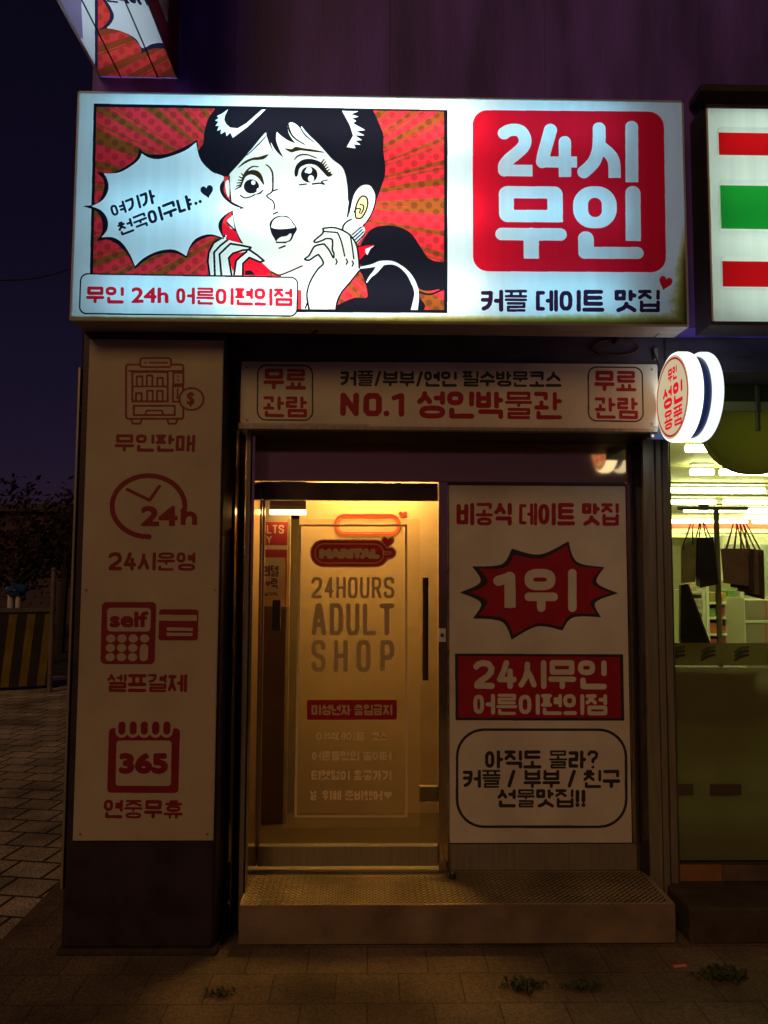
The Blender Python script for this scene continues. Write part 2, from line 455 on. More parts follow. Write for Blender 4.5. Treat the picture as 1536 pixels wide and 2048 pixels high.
TI = ['', 'ㄱ', 'ㄲ', 'ㄱㅅ', 'ㄴ', 'ㄴㅈ', 'ㄴㅎ', 'ㄷ', 'ㄹ', 'ㄹㄱ', 'ㄹㅁ', 'ㄹㅂ', 'ㄹㅅ', 'ㄹㅌ', 'ㄹㅍ', 'ㄹㅎ', 'ㅁ', 'ㅂ', 'ㅂㅅ', 'ㅅ', 'ㅅㅅ', 'ㅇ', 'ㅈ', 'ㅊ', 'ㅋ', 'ㅌ', 'ㅍ', 'ㅎ']
ROWS = dict(zip('ㄱㄴㄷㄹㅁㅂㅅㅇㅈㅊㅋㅌㅍㅎ', (1.8, 1.8, 2.1, 3, 2.25, 2.9, 2.2, 2.2, 2.4, 3.1, 2.9, 3, 2.45, 3.7)))
def jamo(j, x0, y0, x1, y1, over):
    """strokes of one consonant inside a box (stroke centre lines)"""
    X = lambda t: x0+(x1-x0)*t
    Y = lambda t: y0+(y1-y0)*t
    L = lambda *p: [(X(a), Y(b)) for a, b in p]
    def oval(a0, b0, a1, b1):
        t = np.linspace(0, 2*np.pi, 33); e = .72
        return [(X((a0+a1)/2+(a1-a0)/2*np.sign(math.cos(k))*abs(math.cos(k))**e), Y((b0+b1)/2+(b1-b0)/2*np.sign(math.sin(k))*abs(math.sin(k))**e)) for k in t]
    if j == 'ㄱ': return [L((0, 0), (1, 0), (1, 1))] if over else [L((0, 0), (1, 0), (.98, .35), (.85, .65), (.55, .88), (.12, 1))]
    if j == 'ㅋ': return [L((0, 0), (1, 0), (1, 1)), L((0, .5), (1, .5))] if over else [L((0, 0), (1, 0), (.98, .4), (.85, .7), (.55, .9), (.1, 1)), L((0, .44), (.95, .44))]
    if j == 'ㄴ': return [L((0, 0), (0, 1), (1, 1))]
    if j == 'ㄷ': return [L((1, 0), (0, 0), (0, 1), (1, 1))]
    if j == 'ㅌ': return [L((1, 0), (0, 0), (0, 1), (1, 1)), L((0, .5), (.95, .5))]
    if j == 'ㄹ': return [L((0, 0), (1, 0), (1, .5), (0, .5), (0, 1), (1, 1))]
    if j == 'ㅁ': return [L((0, 0), (1, 0), (1, 1), (0, 1), (0, 0))]
    if j == 'ㅂ': return [L((0, 0), (0, 1), (1, 1), (1, 0)), L((0, .38), (1, .38))]
    if j == 'ㅅ': return [L((.5, 0), (.48, .3), (.3, .7), (0, 1)), L((.5, .32), (.75, .6), (1, 1))]
    if j == 'ㅇ': return [oval(0, 0, 1, 1)]
    if j == 'ㅈ': return [L((.02, 0), (.98, 0)), L((.55, 0), (.42, .5), (0, 1)), L((.48, .42), (1, 1))]
    if j == 'ㅊ': return [L((.3, 0), (.7, 0)), L((.02, .32), (.98, .32)), L((.52, .32), (.42, .62), (0, 1)), L((.48, .6), (1, 1))]
    if j == 'ㅍ': return [L((0, 0), (1, 0)), L((0, 1), (1, 1)), L((.27, 0), (.27, 1)), L((.73, 0), (.73, 1))]
    if j == 'ㅎ': return [L((.28, 0), (.72, 0)), L((0, .28), (1, .28)), oval(.1, .56, .9, 1)]
    return []
BLOCK = {'H': [[(0, 0), (0, 1)], [(1, 0), (1, 1)], [(0, .5), (1, .5)]], 'U': [[(0, 0), (0, .82), (.2, 1), (.8, 1), (1, .82), (1, 0)]],
    'O': [[(.2, 0), (.8, 0), (1, .16), (1, .84), (.8, 1), (.2, 1), (0, .84), (0, .16), (.2, 0)]], 'R': [[(0, 1), (0, 0), (.75, 0), (1, .13), (1, .40), (.75, .53), (0, .53)], [(.6, .53), (1, 1)]],
    'S': [[(1, .2), (.98, .1), (.8, 0), (.2, 0), (0, .12), (0, .33), (.15, .45), (.85, .56), (1, .68), (1, .88), (.8, 1), (.2, 1), (0, .9), (0, .8)]], 'A': [[(0, 1), (.42, 0), (.58, 0), (1, 1)], [(.2, .70), (.8, .70)]],
    'D': [[(0, 0), (.72, 0), (1, .15), (1, .85), (.72, 1), (0, 1), (0, 0)]], 'L': [[(0, 0), (0, 1), (1, 1)]], 'T': [[(0, 0), (1, 0)], [(.5, 0), (.5, 1)]], 'P': [[(0, 1), (0, 0), (.75, 0), (1, .13), (1, .42), (.75, .56), (0, .56)]],
    'N': [[(0, 1), (0, 0), (1, 1), (1, 0)]], 'Y': [[(0, 0), (.5, .5), (1, 0)], [(.5, .5), (.5, 1)]], '2': [[(0, .2), (.05, .08), (.25, 0), (.75, 0), (1, .12), (1, .36), (.85, .52), (.1, .86), (0, 1), (1, 1)]], '4': [[(.72, 1), (.72, 0), (0, .70), (1, .70)]]}
def strokes(c, W, H, wmax):
    if wmax > 1:                              # plain block capitals, condensed
        w = W*(wmax-1); return [[(w/2+x*(W-w), w/2+y*(H-w)) for x, y in p] for p in BLOCK[c]], w
    if c == '2': 
        w = H*.21; P_ = [(0, .16), (.12, .06), (.42, 0), (.8, .04), (1, .24), (.95, .42), (.7, .6), (.3, .78), (.06, .92), (.04, 1), (1, 1)]
    elif c == '4': w = H*.2; P_ = None
    elif c == '1': w = H*.24; P_ = None
    elif c in '/.!?': w = H*.17; P_ = None
    else: w = 0
    if w:
        f = lambda p: [(w/2+x*(W-w), w/2+y*(H-w)) for x, y in p]
        if c == '2': return [f(P_)], w
        if c == '4': return [f([(.5, 0), (.3, .38), (.04, .72), (1, .72)]), f([(.74, .36), (.74, 1)])], w
        if c == '1': return [f([(0, .16), (.45, .06), (.9, 0), (.9, 1)])], w
        if c == '/': return [f([(.9, 0), (.1, 1)])], w
        if c == '.': return [f([(.3, 1), (.3, 1)])], w
        if c == '!': return [f([(.5, 0), (.5, .62)]), f([(.5, 1), (.5, 1)])], w
        if c == '?': return [f([(0, .16), (.2, 0), (.7, 0), (1, .14), (.9, .36), (.5, .52), (.5, .66)]), f([(.5, 1), (.5, 1)])], w
    k = ord(c)-0xac00; l, v, t = LI[k//588], VI[(k % 588)//28], TI[k % 28]
    hz = {'ㅗ': 'ㅗ', 'ㅛ': 'ㅛ', 'ㅜ': 'ㅜ', 'ㅠ': 'ㅠ', 'ㅡ': 'ㅡ', 'ㅘ': 'ㅗ', 'ㅙ': 'ㅗ', 'ㅚ': 'ㅗ', 'ㅝ': 'ㅜ', 'ㅞ': 'ㅜ', 'ㅟ': 'ㅜ', 'ㅢ': 'ㅡ'}.get(v)
    vt = {'ㅘ': 'ㅏ', 'ㅙ': 'ㅐ', 'ㅚ': 'ㅣ', 'ㅝ': 'ㅓ', 'ㅞ': 'ㅔ', 'ㅟ': 'ㅣ', 'ㅢ': 'ㅣ'}.get(v, None if hz else v)
    tr = max([ROWS[x] for x in t]) if t else 0
    hr = {None: 0, 'ㅡ': 1}.get(hz, 2 if not t else 1.75)
    lr = ROWS[l]
    if t and v in 'ㅕㅑ': lr = max(lr, 3.0)
    N = lr+hr+tr
    cw = {None: 0, 'ㅣ': 1, 'ㅏ': 1.55, 'ㅑ': 1.55, 'ㅓ': 1.7, 'ㅕ': 1.7, 'ㅐ': 2.0, 'ㅒ': 2.0, 'ㅔ': 2.6, 'ㅖ': 2.6}[vt]
    lc = 2.3 if l in 'ㅍㅂㅅㅈㅊㅋㅌㄹㅎ' else 2.05
    w = H*wmax
    for _ in range(3):                        # stroke weight limited by how many strokes share the slot
        p = (H-w)/max(N-1, 1); q = (W-w)/(lc+cw-1 if vt else 2)
        w = min(H*wmax, p*.80, q*.80)
    p = (H-w)/max(N-1, 1); q = (W-w)/(lc+cw-1 if vt else 2); o = w/2; st = []
    ox = lambda x: o+x
    yt = (lr-1)*p                             # bottom of the initial
    top = 0.0
    xr = (lc-1)*q if vt else W-w
    if not vt and l not in 'ㅍ': xi0, xi1 = .07*(W-w), .93*(W-w)
    else: xi0, xi1 = 0, xr
    if not hz and not t: top = .05*H; yt = H-w-.05*H
    st += jamo(l, o+xi0, o+top, o+xi1, o+yt, bool(hz) or (l != 'ㄱ' and False))
    yv = yt
    if hz:
        bx1 = xr+(.12*q if vt else 0); yb = yt+p*(1.0 if hz in 'ㅜㅠㅡ' else hr)
        st.append([(o, o+yb), (o+bx1, o+yb)])
        if hz in 'ㅗㅛ':
            for f in ((.5,) if hz == 'ㅗ' else (.3, .7)): st.append([(o+bx1*f, o+yb-p*.95), (o+bx1*f, o+yb)])
        if hz in 'ㅜㅠ':
            for f in ((.5,) if hz == 'ㅜ' else (.3, .7)): st.append([(o+bx1*f, o+yb), (o+bx1*f, o+yb+p*(hr-1))])
        yv = yt+p*hr
    if vt:
        x = (lc)*q; yb = (H-w) if not t else (yv if hz else yt)+(p*.12)
        vm = (yb*.5) if not hz else yb*.45
        right = o+(W-w)
        if vt == 'ㅣ': st.append([(right, o), (right, o+yb)])
        elif vt in 'ㅏㅑ':
            xs = right-.55*q; st.append([(xs, o), (xs, o+yb)])
            for f in ((.5,) if vt == 'ㅏ' else (.33, .67)): st.append([(xs, o+yb*f), (right, o+yb*f)])
        elif vt in 'ㅓㅕ':
            st.append([(right, o), (right, o+yb)])
            for f in ((.5,) if vt == 'ㅓ' else (.33, .67)): st.append([(right-.85*q, o+yb*f), (right, o+yb*f)])
        elif vt in 'ㅐㅒ':
            st += [[(right-q, o+.02*H), (right-q, o+yb-.02*H)], [(right, o), (right, o+yb)], [(right-q, o+yb*.5), (right, o+yb*.5)]]
        else:
            st += [[(right-q*.95, o+.02*H), (right-q*.95, o+yb-.02*H)], [(right, o), (right, o+yb)]]
            for f in ((.5,) if vt == 'ㅔ' else (.33, .67)): st.append([(right-1.7*q, o+yb*f), (right-q*.95, o+yb*f)])
    if t:
        y1 = H-w; y0 = y1-(tr-1)*p; xa, xb = (.10*(W-w), (W-w)*(1 if vt else .92))
        if len(t) == 1: st += jamo(t, o+xa, o+y0, o+xb, o+y1, True)
        else:
            h_ = (xb-xa-w*1.25)/2; st += jamo(t[0], o+xa, o+y0, o+xa+h_, o+y1, True)+jamo(t[1], o+xb-h_, o+y0, o+xb, o+y1, True)
    return st, w
def inset(q, d):
    q = [np.array(p, float) for p in q]; out = []
    for a in range(4):
        p = q[a]; e0 = q[a-1]-p; e1 = q[(a+1) % 4]-p
        out.append(p+e0/np.linalg.norm(e0)*d+e1/np.linalg.norm(e1)*d)
    return out
def dil(m, r):
    H, W = m.shape; out = m.copy(); Rr = int(r)
    for dy in range(-Rr, Rr+1):
        dx = int(math.sqrt(max(r*r-dy*dy, 0)))
        c = np.zeros((H, W+2*dx+2), np.int32); c[:, dx+1:dx+1+W] = m; c = c.cumsum(1)
        sp = c[:, 2*dx+1:2*dx+1+W]-c[:, :W] > 0
        if dy >= 0: out[dy:] |= sp[:H-dy]
        else: out[:dy] |= sp[-dy:]
    return out
def wall_canvas(Y, u0, v0, u1, v1, um=None, vm=None, cell=None):
    """canvas on a plane facing the street; edges taken at the middles of the photographed edges"""
    um = (u0+u1)/2 if um is None else um; vm = (v0+v1)/2 if vm is None else vm
    X0, X1 = PX(u0, vm, Y), PX(u1, vm, Y); Z1, Z0 = PZ(um, v0, Y), PZ(um, v1, Y)
    return Canvas((X0, Y, Z1), (1, 0, 0), (0, 0, -1), X1-X0, Z1-Z0, (0, -1, 0), cell or Y/F*.5), X0, X1, Z0, Z1

# ------------------------------------------------------------------ the setting
def paving(name, brick_w, brick_h, c1, c2, mortar, rot, msize=.012, bump=.5):
    m, N, L = nodes_mat(name); b = N['Principled BSDF']
    geo = N.new('ShaderNodeNewGeometry'); mp = N.new('ShaderNodeMapping'); mp.inputs['Rotation'].default_value = (0, 0, rot)
    L.new(geo.outputs['Position'], mp.inputs[0])
    br = N.new('ShaderNodeTexBrick'); br.inputs['Scale'].default_value = 1
    br.inputs['Brick Width'].default_value = brick_w; br.inputs['Row Height'].default_value = brick_h
    br.inputs['Mortar Size'].default_value = msize; br.inputs['Mortar Smooth'].default_value = .3; br.inputs['Bias'].default_value = 0
    br.inputs['Color1'].default_value = (*c1, 1); br.inputs['Color2'].default_value = (*c2, 1); br.inputs['Mortar'].default_value = (*mortar, 1)
    L.new(mp.outputs[0], br.inputs['Vector'])
    n1 = N.new('ShaderNodeTexNoise'); n1.inputs['Scale'].default_value = 1.7; n1.inputs['Detail'].default_value = 8; L.new(geo.outputs['Position'], n1.inputs['Vector'])
    r1 = N.new('ShaderNodeMapRange'); r1.inputs[1].default_value = .35; r1.inputs[2].default_value = .65; r1.inputs[3].default_value = .45; r1.inputs[4].default_value = 1.15; L.new(n1.outputs['Fac'], r1.inputs[0])
    n2 = N.new('ShaderNodeTexNoise'); n2.inputs['Scale'].default_value = 90; n2.inputs['Detail'].default_value = 4; L.new(geo.outputs['Position'], n2.inputs['Vector'])
    r2 = N.new('ShaderNodeMapRange'); r2.inputs[1].default_value = .3; r2.inputs[2].default_value = .7; r2.inputs[3].default_value = .55; r2.inputs[4].default_value = 1.3; L.new(n2.outputs['Fac'], r2.inputs[0])
    mu = N.new('ShaderNodeMath'); mu.operation = 'MULTIPLY'; L.new(r1.outputs[0], mu.inputs[0]); L.new(r2.outputs[0], mu.inputs[1])
    vm = N.new('ShaderNodeVectorMath'); vm.operation = 'SCALE'; L.new(br.outputs['Color'], vm.inputs[0]); L.new(mu.outputs[0], vm.inputs['Scale'])
    L.new(vm.outputs[0], b.inputs['Base Color']); b.inputs['Roughness'].default_value = .75
    bp = N.new('ShaderNodeBump'); bp.inputs['Strength'].default_value = bump; bp.inputs['Distance'].default_value = .012
    sub = N.new('ShaderNodeMath'); sub.operation = 'SUBTRACT'; L.new(r2.outputs[0], sub.inputs[0]); L.new(br.outputs['Fac'], sub.inputs[1])
    L.new(sub.outputs[0], bp.inputs['Height']); L.new(bp.outputs[0], b.inputs['Normal'])
    return m
def sheet(name, x0, x1, y0, y1, z, m, kind='structure'):
    return pydata(name, [(x0, y0, z), (x1, y0, z), (x1, y1, z), (x0, y1, z)], [(0, 1, 2, 3)], m, kind=kind)

asphalt = mat('asphalt', (.045, .045, .047), .85, var=.3, scale=3, bump=.4, bscale=200)
sheet('ground', -150, 150, -60, 300, 0.0, asphalt)
granite = paving('granite_paving', .27, .235, (.27, .20, .125), (.205, .152, .098), (.10, .075, .05), 0, .0035, .35)
brickpav = paving('block_paving', .27, .235, (.80, .70, .55), (.62, .54, .42), (.09, .075, .055), R(9), .012, .6)
sheet('pavement', -1.75, 12, -1.0, 5.2, .004, granite)
sheet('alley_pavement', -16, -1.75, -1.0, 13.0, .004, brickpav)

wallm = mat('dark_cladding', (.20, .12, .75), .55, var=.55, scale=2.2, bump=.15, bscale=30, stretch=(2.2, 1, .45))
darkm = mat('dark_trim', (.05, .04, .05), .5, var=.3, scale=8)
beamm = mat('beam_render', (.10, .085, .12), .65, var=.45, scale=5, bump=.3, bscale=40, stretch=(1, 1, 3))
colm = mat('column_paint', (.035, .022, .032), .45, var=.4, scale=7, bump=.1)
steel = mat('stainless_steel', (.52, .47, .42), .20, 1.0, var=.25, scale=7, stretch=(14, 14, .6))
steel_dull = mat('dull_steel', (.42, .38, .27), .36, .6, var=.18, scale=6, stretch=(9, 9, .6))
steel_polished = mat('polished_steel', (.74, .60, .42), .09, 1.0, var=.12, scale=9, stretch=(6, 6, 2))
boardm = mat('sign_board', (.80, .75, .64), .42, var=.16, scale=3.5, bump=.25, bscale=3.5)
boardc = mat('dimmed_board', (.58, .51, .38), .45, var=.16, scale=2.5, bump=.25, bscale=3)  # darker board copy: the weaker light at the column is put into its colour
redc = mat('dark_red_print', (.27, .008, .018), .5, var=.12, scale=12)
redp = mat('red_print', (.40, .008, .022), .5, var=.12, scale=12)
blackp = mat('black_print', (.035, .028, .032), .5, var=.2)
white_plastic = mat('white_plastic', (.75, .75, .72), .4, var=.06)
alu = mat('painted_aluminium', (.42, .37, .36), .4, var=.25, scale=6, stretch=(1, 6, 6))

# building: front wall above, beam, column, side
bd = thing('building', 'dark purple clad building with a black corner column beside the lit shop door', 'building', (1.5, 3.9, 0))
XL = PX(152, 1100, CY)
m_ = MB()
zw0 = PZ(700, 668, BY)
xs = [XL] + [PX(u, 100, CY) for u in (384, 470, 780, 1090, 1400)] + [3.9, 6.2, 9.5]
for a, b in zip(xs[:-1], xs[1:]):
    m_.box(a+.0005, b-.0005, CY, CY+.2, zw0, 9.0, .001)
m_.done('wall', wallm, bd)
MB().box(XL+.01, 9.5, CY+.2, 4.6, zw0, 9).box(XL+.01, XL+.25, CY+.2, 9, 0, 9).done('wall_body', darkm, bd)
MB().box(PX(447, 700, CY), 9.5, BY, BY+.3, PZ(700, 724, BY)-.03, zw0, .004).done('beam', beamm, bd)
cx0, cx1 = PX(168, 690, CY)-.012, PX(447, 690, CY)+.012
MB().box(cx0, cx1, CY, CY+.42, .03, zw0+.0, .012).done('column', colm, bd)
MB().box(cx0-.008, cx0+.004, CY-.01, CY+.1, .3, PZ(168, 735, CY), .002).done('edge_trim', steel_dull, bd)
MB().box(cx0-.018, cx1+.018, CY-.015, CY+.42, 0, .032, .01).done('column_base', mat('base_concrete', (.05, .042, .034), .9, var=.4, scale=20, bump=.6), bd)

# ------------------------------------------------------------------ lightbox sign over the door
z1, z2, z3 = (140, 170, 3.072), (440, 190, 3.072), (890, 180, 2.378)
cv, X0, X1, Z0, Z1 = wall_canvas(LY, 151.5, 187, 1368, 642.5, um=152, vm=415, cell=LY/F*.5)
cv, X0, X1, Z0, Z1 = wall_canvas(LY, 151.5, 196, 1368, 642.5, um=760, vm=415, cell=LY/F*.5)
sg = thing('lightbox_sign', 'large lit sign box over the door with a comic-style woman and a red square', 'sign', ((X0+X1)/2, LY, Z0))
dirt = (Z0, X1)
fW = film('film_white', (.95, .97, .93), dirt); fR = film('film_red', (1.0, .010, .028), None); fK = film('film_black', (.012, .010, .016), None)
fBg = film('film_coral', (1.0, .036, .046)); fBr = film('film_brown', (.36, .075, .014)); fBd = film('film_coral_dot', (.72, .026, .034)); fBb = film('film_brown_dot', (.22, .05, .016))
fS = film('film_skin', (.92, .86, .72), streak=False); fY = film('film_yellow', (.92, .78, .32)); fP = film('film_plum', (.05, .012, .045), None)
fWd = film('film_lavender', (.72, .74, .90)); fN = film('film_brown_line', (.035, .018, .008))
face = cv.ink('sign_face', fW); cv.lab[:] = face
kb = cv.ink('picture_border', fK)
bgR, bgB, bgD, bgE = (cv.ink('picture_background', x) for x in (fBg, fBr, fBd, fBb))
hair = cv.ink('picture_woman', fK); skin = cv.ink('picture_woman', fS); line = hair; wl = cv.ink('picture_woman', fW); rs = cv.ink('picture_woman', fR)
yl = cv.ink('picture_woman', fY); lav = cv.ink('picture_woman', fWd); brn = cv.ink('picture_woman', fN)
bub = cv.ink('speech_bubble', fW); bubk = cv.ink('speech_bubble', fK)
# picture frame and rays
cv.view(None); cv.poly([(187.5, 207), (895, 220), (895, 626), (178, 622)], kb)
cv.poly([(193, 214), (888, 223), (888, 620), (184.5, 616)], bgR)
ctr = np.array((548, 410.0)); rr_ = random.Random(5); a = 0.0
while a < 2*math.pi-.03:
    wdt = rr_.choice((.030, .045, .065, .085)); gap = rr_.uniform(.05, .10)
    for (o_, w_) in ((0, wdt), (wdt+.012, .010)) if rr_.random() < .7 else ((0, wdt),):
        t0, t1 = a+o_, a+o_+w_
        n0 = 35+rr_.uniform(0, 130)
        tm = (t0+t1)/2
        cv.poly([ctr+n0*np.array((math.cos(tm), math.sin(tm))), ctr+640*np.array((math.cos(t0), math.sin(t0))), ctr+640*np.array((math.cos(t1), math.sin(t1)))], bgB, only=[bgR])
    a += wdt+gap
bg_keep = np.isin(cv.lab, [bgR, bgB]).copy()
dm = np.zeros_like(bg_keep)
for iy in range(30):
    for ix in range(52):
        u, v = 186+ix*29.2/2, 216+iy*13.9
        if (ix+iy) % 2: continue
        if math.hypot(u-548, (v-410)*1.3) < 140: continue
        t = np.linspace(0, 2*np.pi, 20, endpoint=False)
        dm |= cv.mpoly(np.stack([u+6.6*np.cos(t), v+6.6*np.sin(t)], 1))
cv.put(dm, bgE, [bgB]); cv.put(dm, bgD, [bgR])
clip = cv.mpoly([(193, 214), (888, 223), (888, 620), (184.5, 616)])
before = cv.lab.copy()
# --- the woman (a plain vintage-comic face)
cv.lw = 1.6
cv.view(z2)
# nape hair and suit
cv.poly(cm([(845, 1010), (850, 960), (880, 890), (930, 825), (1000, 803), (1080, 806), (1150, 832), (1190, 870), (1230, 930), (1270, 990), (1310, 1018), (1400, 1045), (1400, 1180), (1330, 1196), (1280, 1203), (1225, 1190), (1190, 1130), (1100, 1050), (900, 1060)], True), hair)
cv.stroke(cm([(1225, 1210), (1280, 1225), (1330, 1212), (1400, 1180)]), 8, hair)
cv.poly(cm([(700, 1330), (755, 1275), (830, 1245), (905, 1238), (880, 1120), (850, 1060), (930, 1052), (1000, 1035), (1080, 1035), (1150, 1085), (1195, 1160), (1225, 1235), (1222, 1330)], True, 5), hair)
cv.stroke(cm([(862, 1062), (930, 1050), (985, 1035), (1050, 1030), (1100, 1048), (1150, 1090), (1185, 1145), (1208, 1220), (1192, 1330)]), [7, 12, 20, 14, 10, 14, 18, 16, 28], wl)
cv.stroke(cm([(985, 1042), (955, 1085), (925, 1115), (902, 1150)]), [24, 16, 9, 4], wl)
cv.poly([(848, 935), (885, 925), (955, 918), (920, 940), (895, 975), (862, 1010), (845, 1015)], rs); cv.poly([(895, 945), (950, 925), (925, 945), (905, 985), (893, 965)], wl)
cv.stroke([(848, 932), (890, 922), (955, 917)], 5, line)
# big hair shape
H = [z1[2]]
zz = lambda x, y: ((z1[0]+x/z1[2]-z2[0])*z2[2], (z1[1]+y/z1[2]-z2[1])*z2[2])
hl = [zz(*p) for p in ((905, 60), (890, 145), (850, 205), (825, 290), (818, 360), (792, 400), (800, 460), (840, 515), (900, 558), (985, 562))]
cv.poly(np.concatenate([cm(hl), cm([(60, 490), (300, 700), (780, 760), (840, 800), (880, 800), (958, 650), (985, 580), (1012, 500), (1015, 430), (1004, 340), (1004, 250), (978, 175), (925, 60)])]), hair)
# face, neck, hand
cv.poly(np.concatenate([cm([(55, 495), (56, 545), (62, 610), (76, 720), (85, 790), (100, 840), (125, 895), (165, 960)]), cm([(190, 985), (260, 1045), (310, 1085), (370, 1107), (420, 1180), (500, 1200)]),
    np.array([(500, 1340), (712, 1340)]), cm([(712, 1300), (722, 1275), (750, 1215), (800, 1150), (855, 1080), (855, 1050), (850, 980), (842, 925), (800, 862)]),
    cm([(790, 850), (800, 700), (786, 640), (783, 570), (770, 490), (747, 440), (690, 395), (645, 345), (590, 287), (520, 232), (470, 182), (435, 168), (415, 185)]),
    np.array([(348, 222), (282, 230)]), cm([(270, 240), (220, 300), (170, 362), (110, 430), (62, 482)])]), skin)
# bangs
cv.poly(np.concatenate([cm([(282, 226), (292, 270), (310, 315), (335, 362)]), cm([(335, 362), (322, 330), (312, 290), (335, 330), (362, 362), (390, 384)]), cm([(390, 384), (365, 335), (345, 275), (350, 218)])]), hair)
cv.poly(np.concatenate([cm([(345, 222), (375, 250), (420, 280), (466, 298)]), cm([(466, 298), (440, 265), (420, 225), (418, 180), (435, 160)])]), hair)
cv.stroke(cm([(420, 180), (428, 220), (455, 262), (520, 304)]), [4, 9, 7, 4], hair)
cv.stroke(cm([(500, 195), (530, 238), (585, 285)]), [4, 10, 3], lav); cv.stroke(cm([(495, 205), (525, 248), (580, 292)]), [3, 6, 3], hair)
cv.stroke(cm([(280, 245), (240, 290), (170, 362)]), [3, 8, 3], lav); cv.stroke(cm([(286, 250), (236, 304), (168, 368)]), [3, 5, 3], hair)
# hair shine
cv.poly([zz(*p) for p in ((972, 148), (952, 190), (948, 215), (960, 240), (985, 262), (1030, 266), (1080, 238), (1180, 150), (1203, 150), (1090, 258), (1000, 325), (985, 292), (962, 315), (955, 285), (925, 303), (928, 272), (903, 283), (915, 250), (893, 252), (912, 225), (890, 218), (912, 205), (903, 190), (930, 178))], wl)
cv.poly([(750, 97), (850, 100), (805, 118), (852, 133), (812, 143), (838, 160), (815, 172), (892, 216), (838, 222), (888, 248), (828, 248), (874, 277), (832, 280), (864, 306), (822, 303), (834, 328), (778, 320), (818, 250), (798, 185)], wl)
# near ear
cv.poly(cm([(800, 745), (800, 690), (812, 635), (832, 588), (870, 553), (915, 549), (945, 580), (958, 635), (938, 715), (905, 775), (880, 800), (820, 855), (765, 832), (760, 790)], True), skin)
cv.stroke(cm([(783, 748), (800, 690), (812, 635), (832, 588), (870, 553), (915, 549), (945, 580), (958, 635), (938, 715), (905, 775), (880, 802)]), 6, hair)
cv.poly([(778, 480), (788, 520), (812, 600), (798, 690), (783, 748), (779, 745), (790, 660), (784, 590)], hair)
cv.poly(cm([(834, 750), (831, 705), (848, 652), (872, 622), (900, 630), (908, 668), (895, 715), (868, 755), (848, 760)], True), yl)
cv.stroke(cm([(834, 750), (831, 705), (848, 652), (872, 622), (900, 630), (908, 668), (895, 715), (868, 755), (838, 757)]), 7, brn)
cv.stroke(cm([(860, 672), (882, 680), (880, 705), (866, 730)]), 6, brn); cv.stroke(cm([(824, 718), (840, 698), (862, 700), (856, 725)]), 6, brn)
cv.poly([(800, 860), (830, 840), (885, 808), (892, 830), (872, 880), (845, 912)], lav)
for k_ in range(4): cv.stroke([(812+k_*9, 858+k_*16), (866+k_*8, 812+k_*14)], 5, bubk)
# brows
cv.poly(cm([(108, 450), (150, 408), (200, 386), (240, 380), (298, 364), (272, 392), (235, 399), (195, 402), (150, 424)], True), brn)
cv.poly(cm([(398, 328), (440, 332), (465, 318), (510, 326), (580, 336), (648, 354), (570, 349), (500, 341), (465, 346), (435, 352)], True), brn)
# left eye
cv.stroke(cm([(148, 486), (168, 462), (200, 440), (236, 441)]), [4, 7, 6, 4], brn)
cv.poly(cm([(145, 490), (165, 470), (200, 460), (235, 468), (258, 495), (272, 548), (262, 546), (240, 515), (212, 494), (182, 490), (155, 505), (138, 535), (132, 520)], True, 5), brn)
cv.ell(193, 562, 47, 44, hair); cv.ell(205, 538, 13, 14, wl); cv.ell(234, 585, 9, 13, skin)
for k_ in range(6):
    t = k_/5; cv.stroke([(150-22*t, 505+62*t*.9), (122-28*t+10*(k_ == 0), 482+98*t)], [7, 4], brn)
cv.stroke(cm([(125, 616), (152, 632), (185, 626), (214, 612)]), 6, brn); cv.stroke(cm([(222, 610), (246, 602), (265, 584)]), [4, 8, 4], brn)
# nose, mouth
cv.stroke(cm([(282, 428), (305, 445), (322, 480), (325, 540), (322, 588), (306, 606)]), [5, 7, 7, 6], brn); cv.stroke([(322, 590), (353, 580)], 6, brn)
cv.stroke(cm([(306, 606), (287, 618), (300, 634), (325, 652), (335, 680), (331, 703)]), 6, brn); cv.stroke([(328, 731), (354, 719)], 7, brn)
cv.poly(cm([(304, 795), (318, 766), (348, 746), (385, 740), (420, 748), (450, 782), (473, 823), (455, 858), (436, 895), (402, 906), (352, 905), (332, 880), (314, 845)], True, 5), hair)
cv.poly(cm([(316, 802), (328, 772), (355, 753), (390, 748), (425, 760), (450, 795), (462, 812), (420, 821), (360, 824), (320, 816)], True, 5), skin)
cv.poly(cm([(348, 899), (372, 874), (410, 866), (428, 852), (440, 856), (428, 888), (400, 900)], True, 5), skin)
cv.stroke([(348, 906), (405, 906)], 7, line); cv.stroke([(364, 941), (400, 927)], 7, line)
# right eye
cv.stroke(cm([(458, 396), (478, 375), (510, 366), (548, 370), (592, 388)]), [4, 7, 6, 4], brn)
cv.poly(cm([(460, 498), (458, 465), (470, 430), (500, 402), (540, 392), (585, 398), (628, 420), (660, 465), (690, 490), (662, 502), (630, 470), (592, 434), (550, 424), (515, 432), (488, 452), (476, 497)], True, 5), hair)
cv.ell(548, 489, 51, 49, bubk); cv.ell(547, 462, 19, 21, wl); cv.ell(559, 514, 19, 21, skin); cv.ell(528, 470, 8, 10, lav)
for k_ in range(7):
    t = k_/6; cv.stroke([(622+44*t, 420+75*t), (640+50*t, 394+95*t)], [7, 4], brn)
cv.stroke([(488, 552), (530, 547)], 6, bubk); cv.stroke(cm([(568, 547), (615, 542), (640, 548), (625, 532), (660, 522)]), [7, 6, 4], bubk)
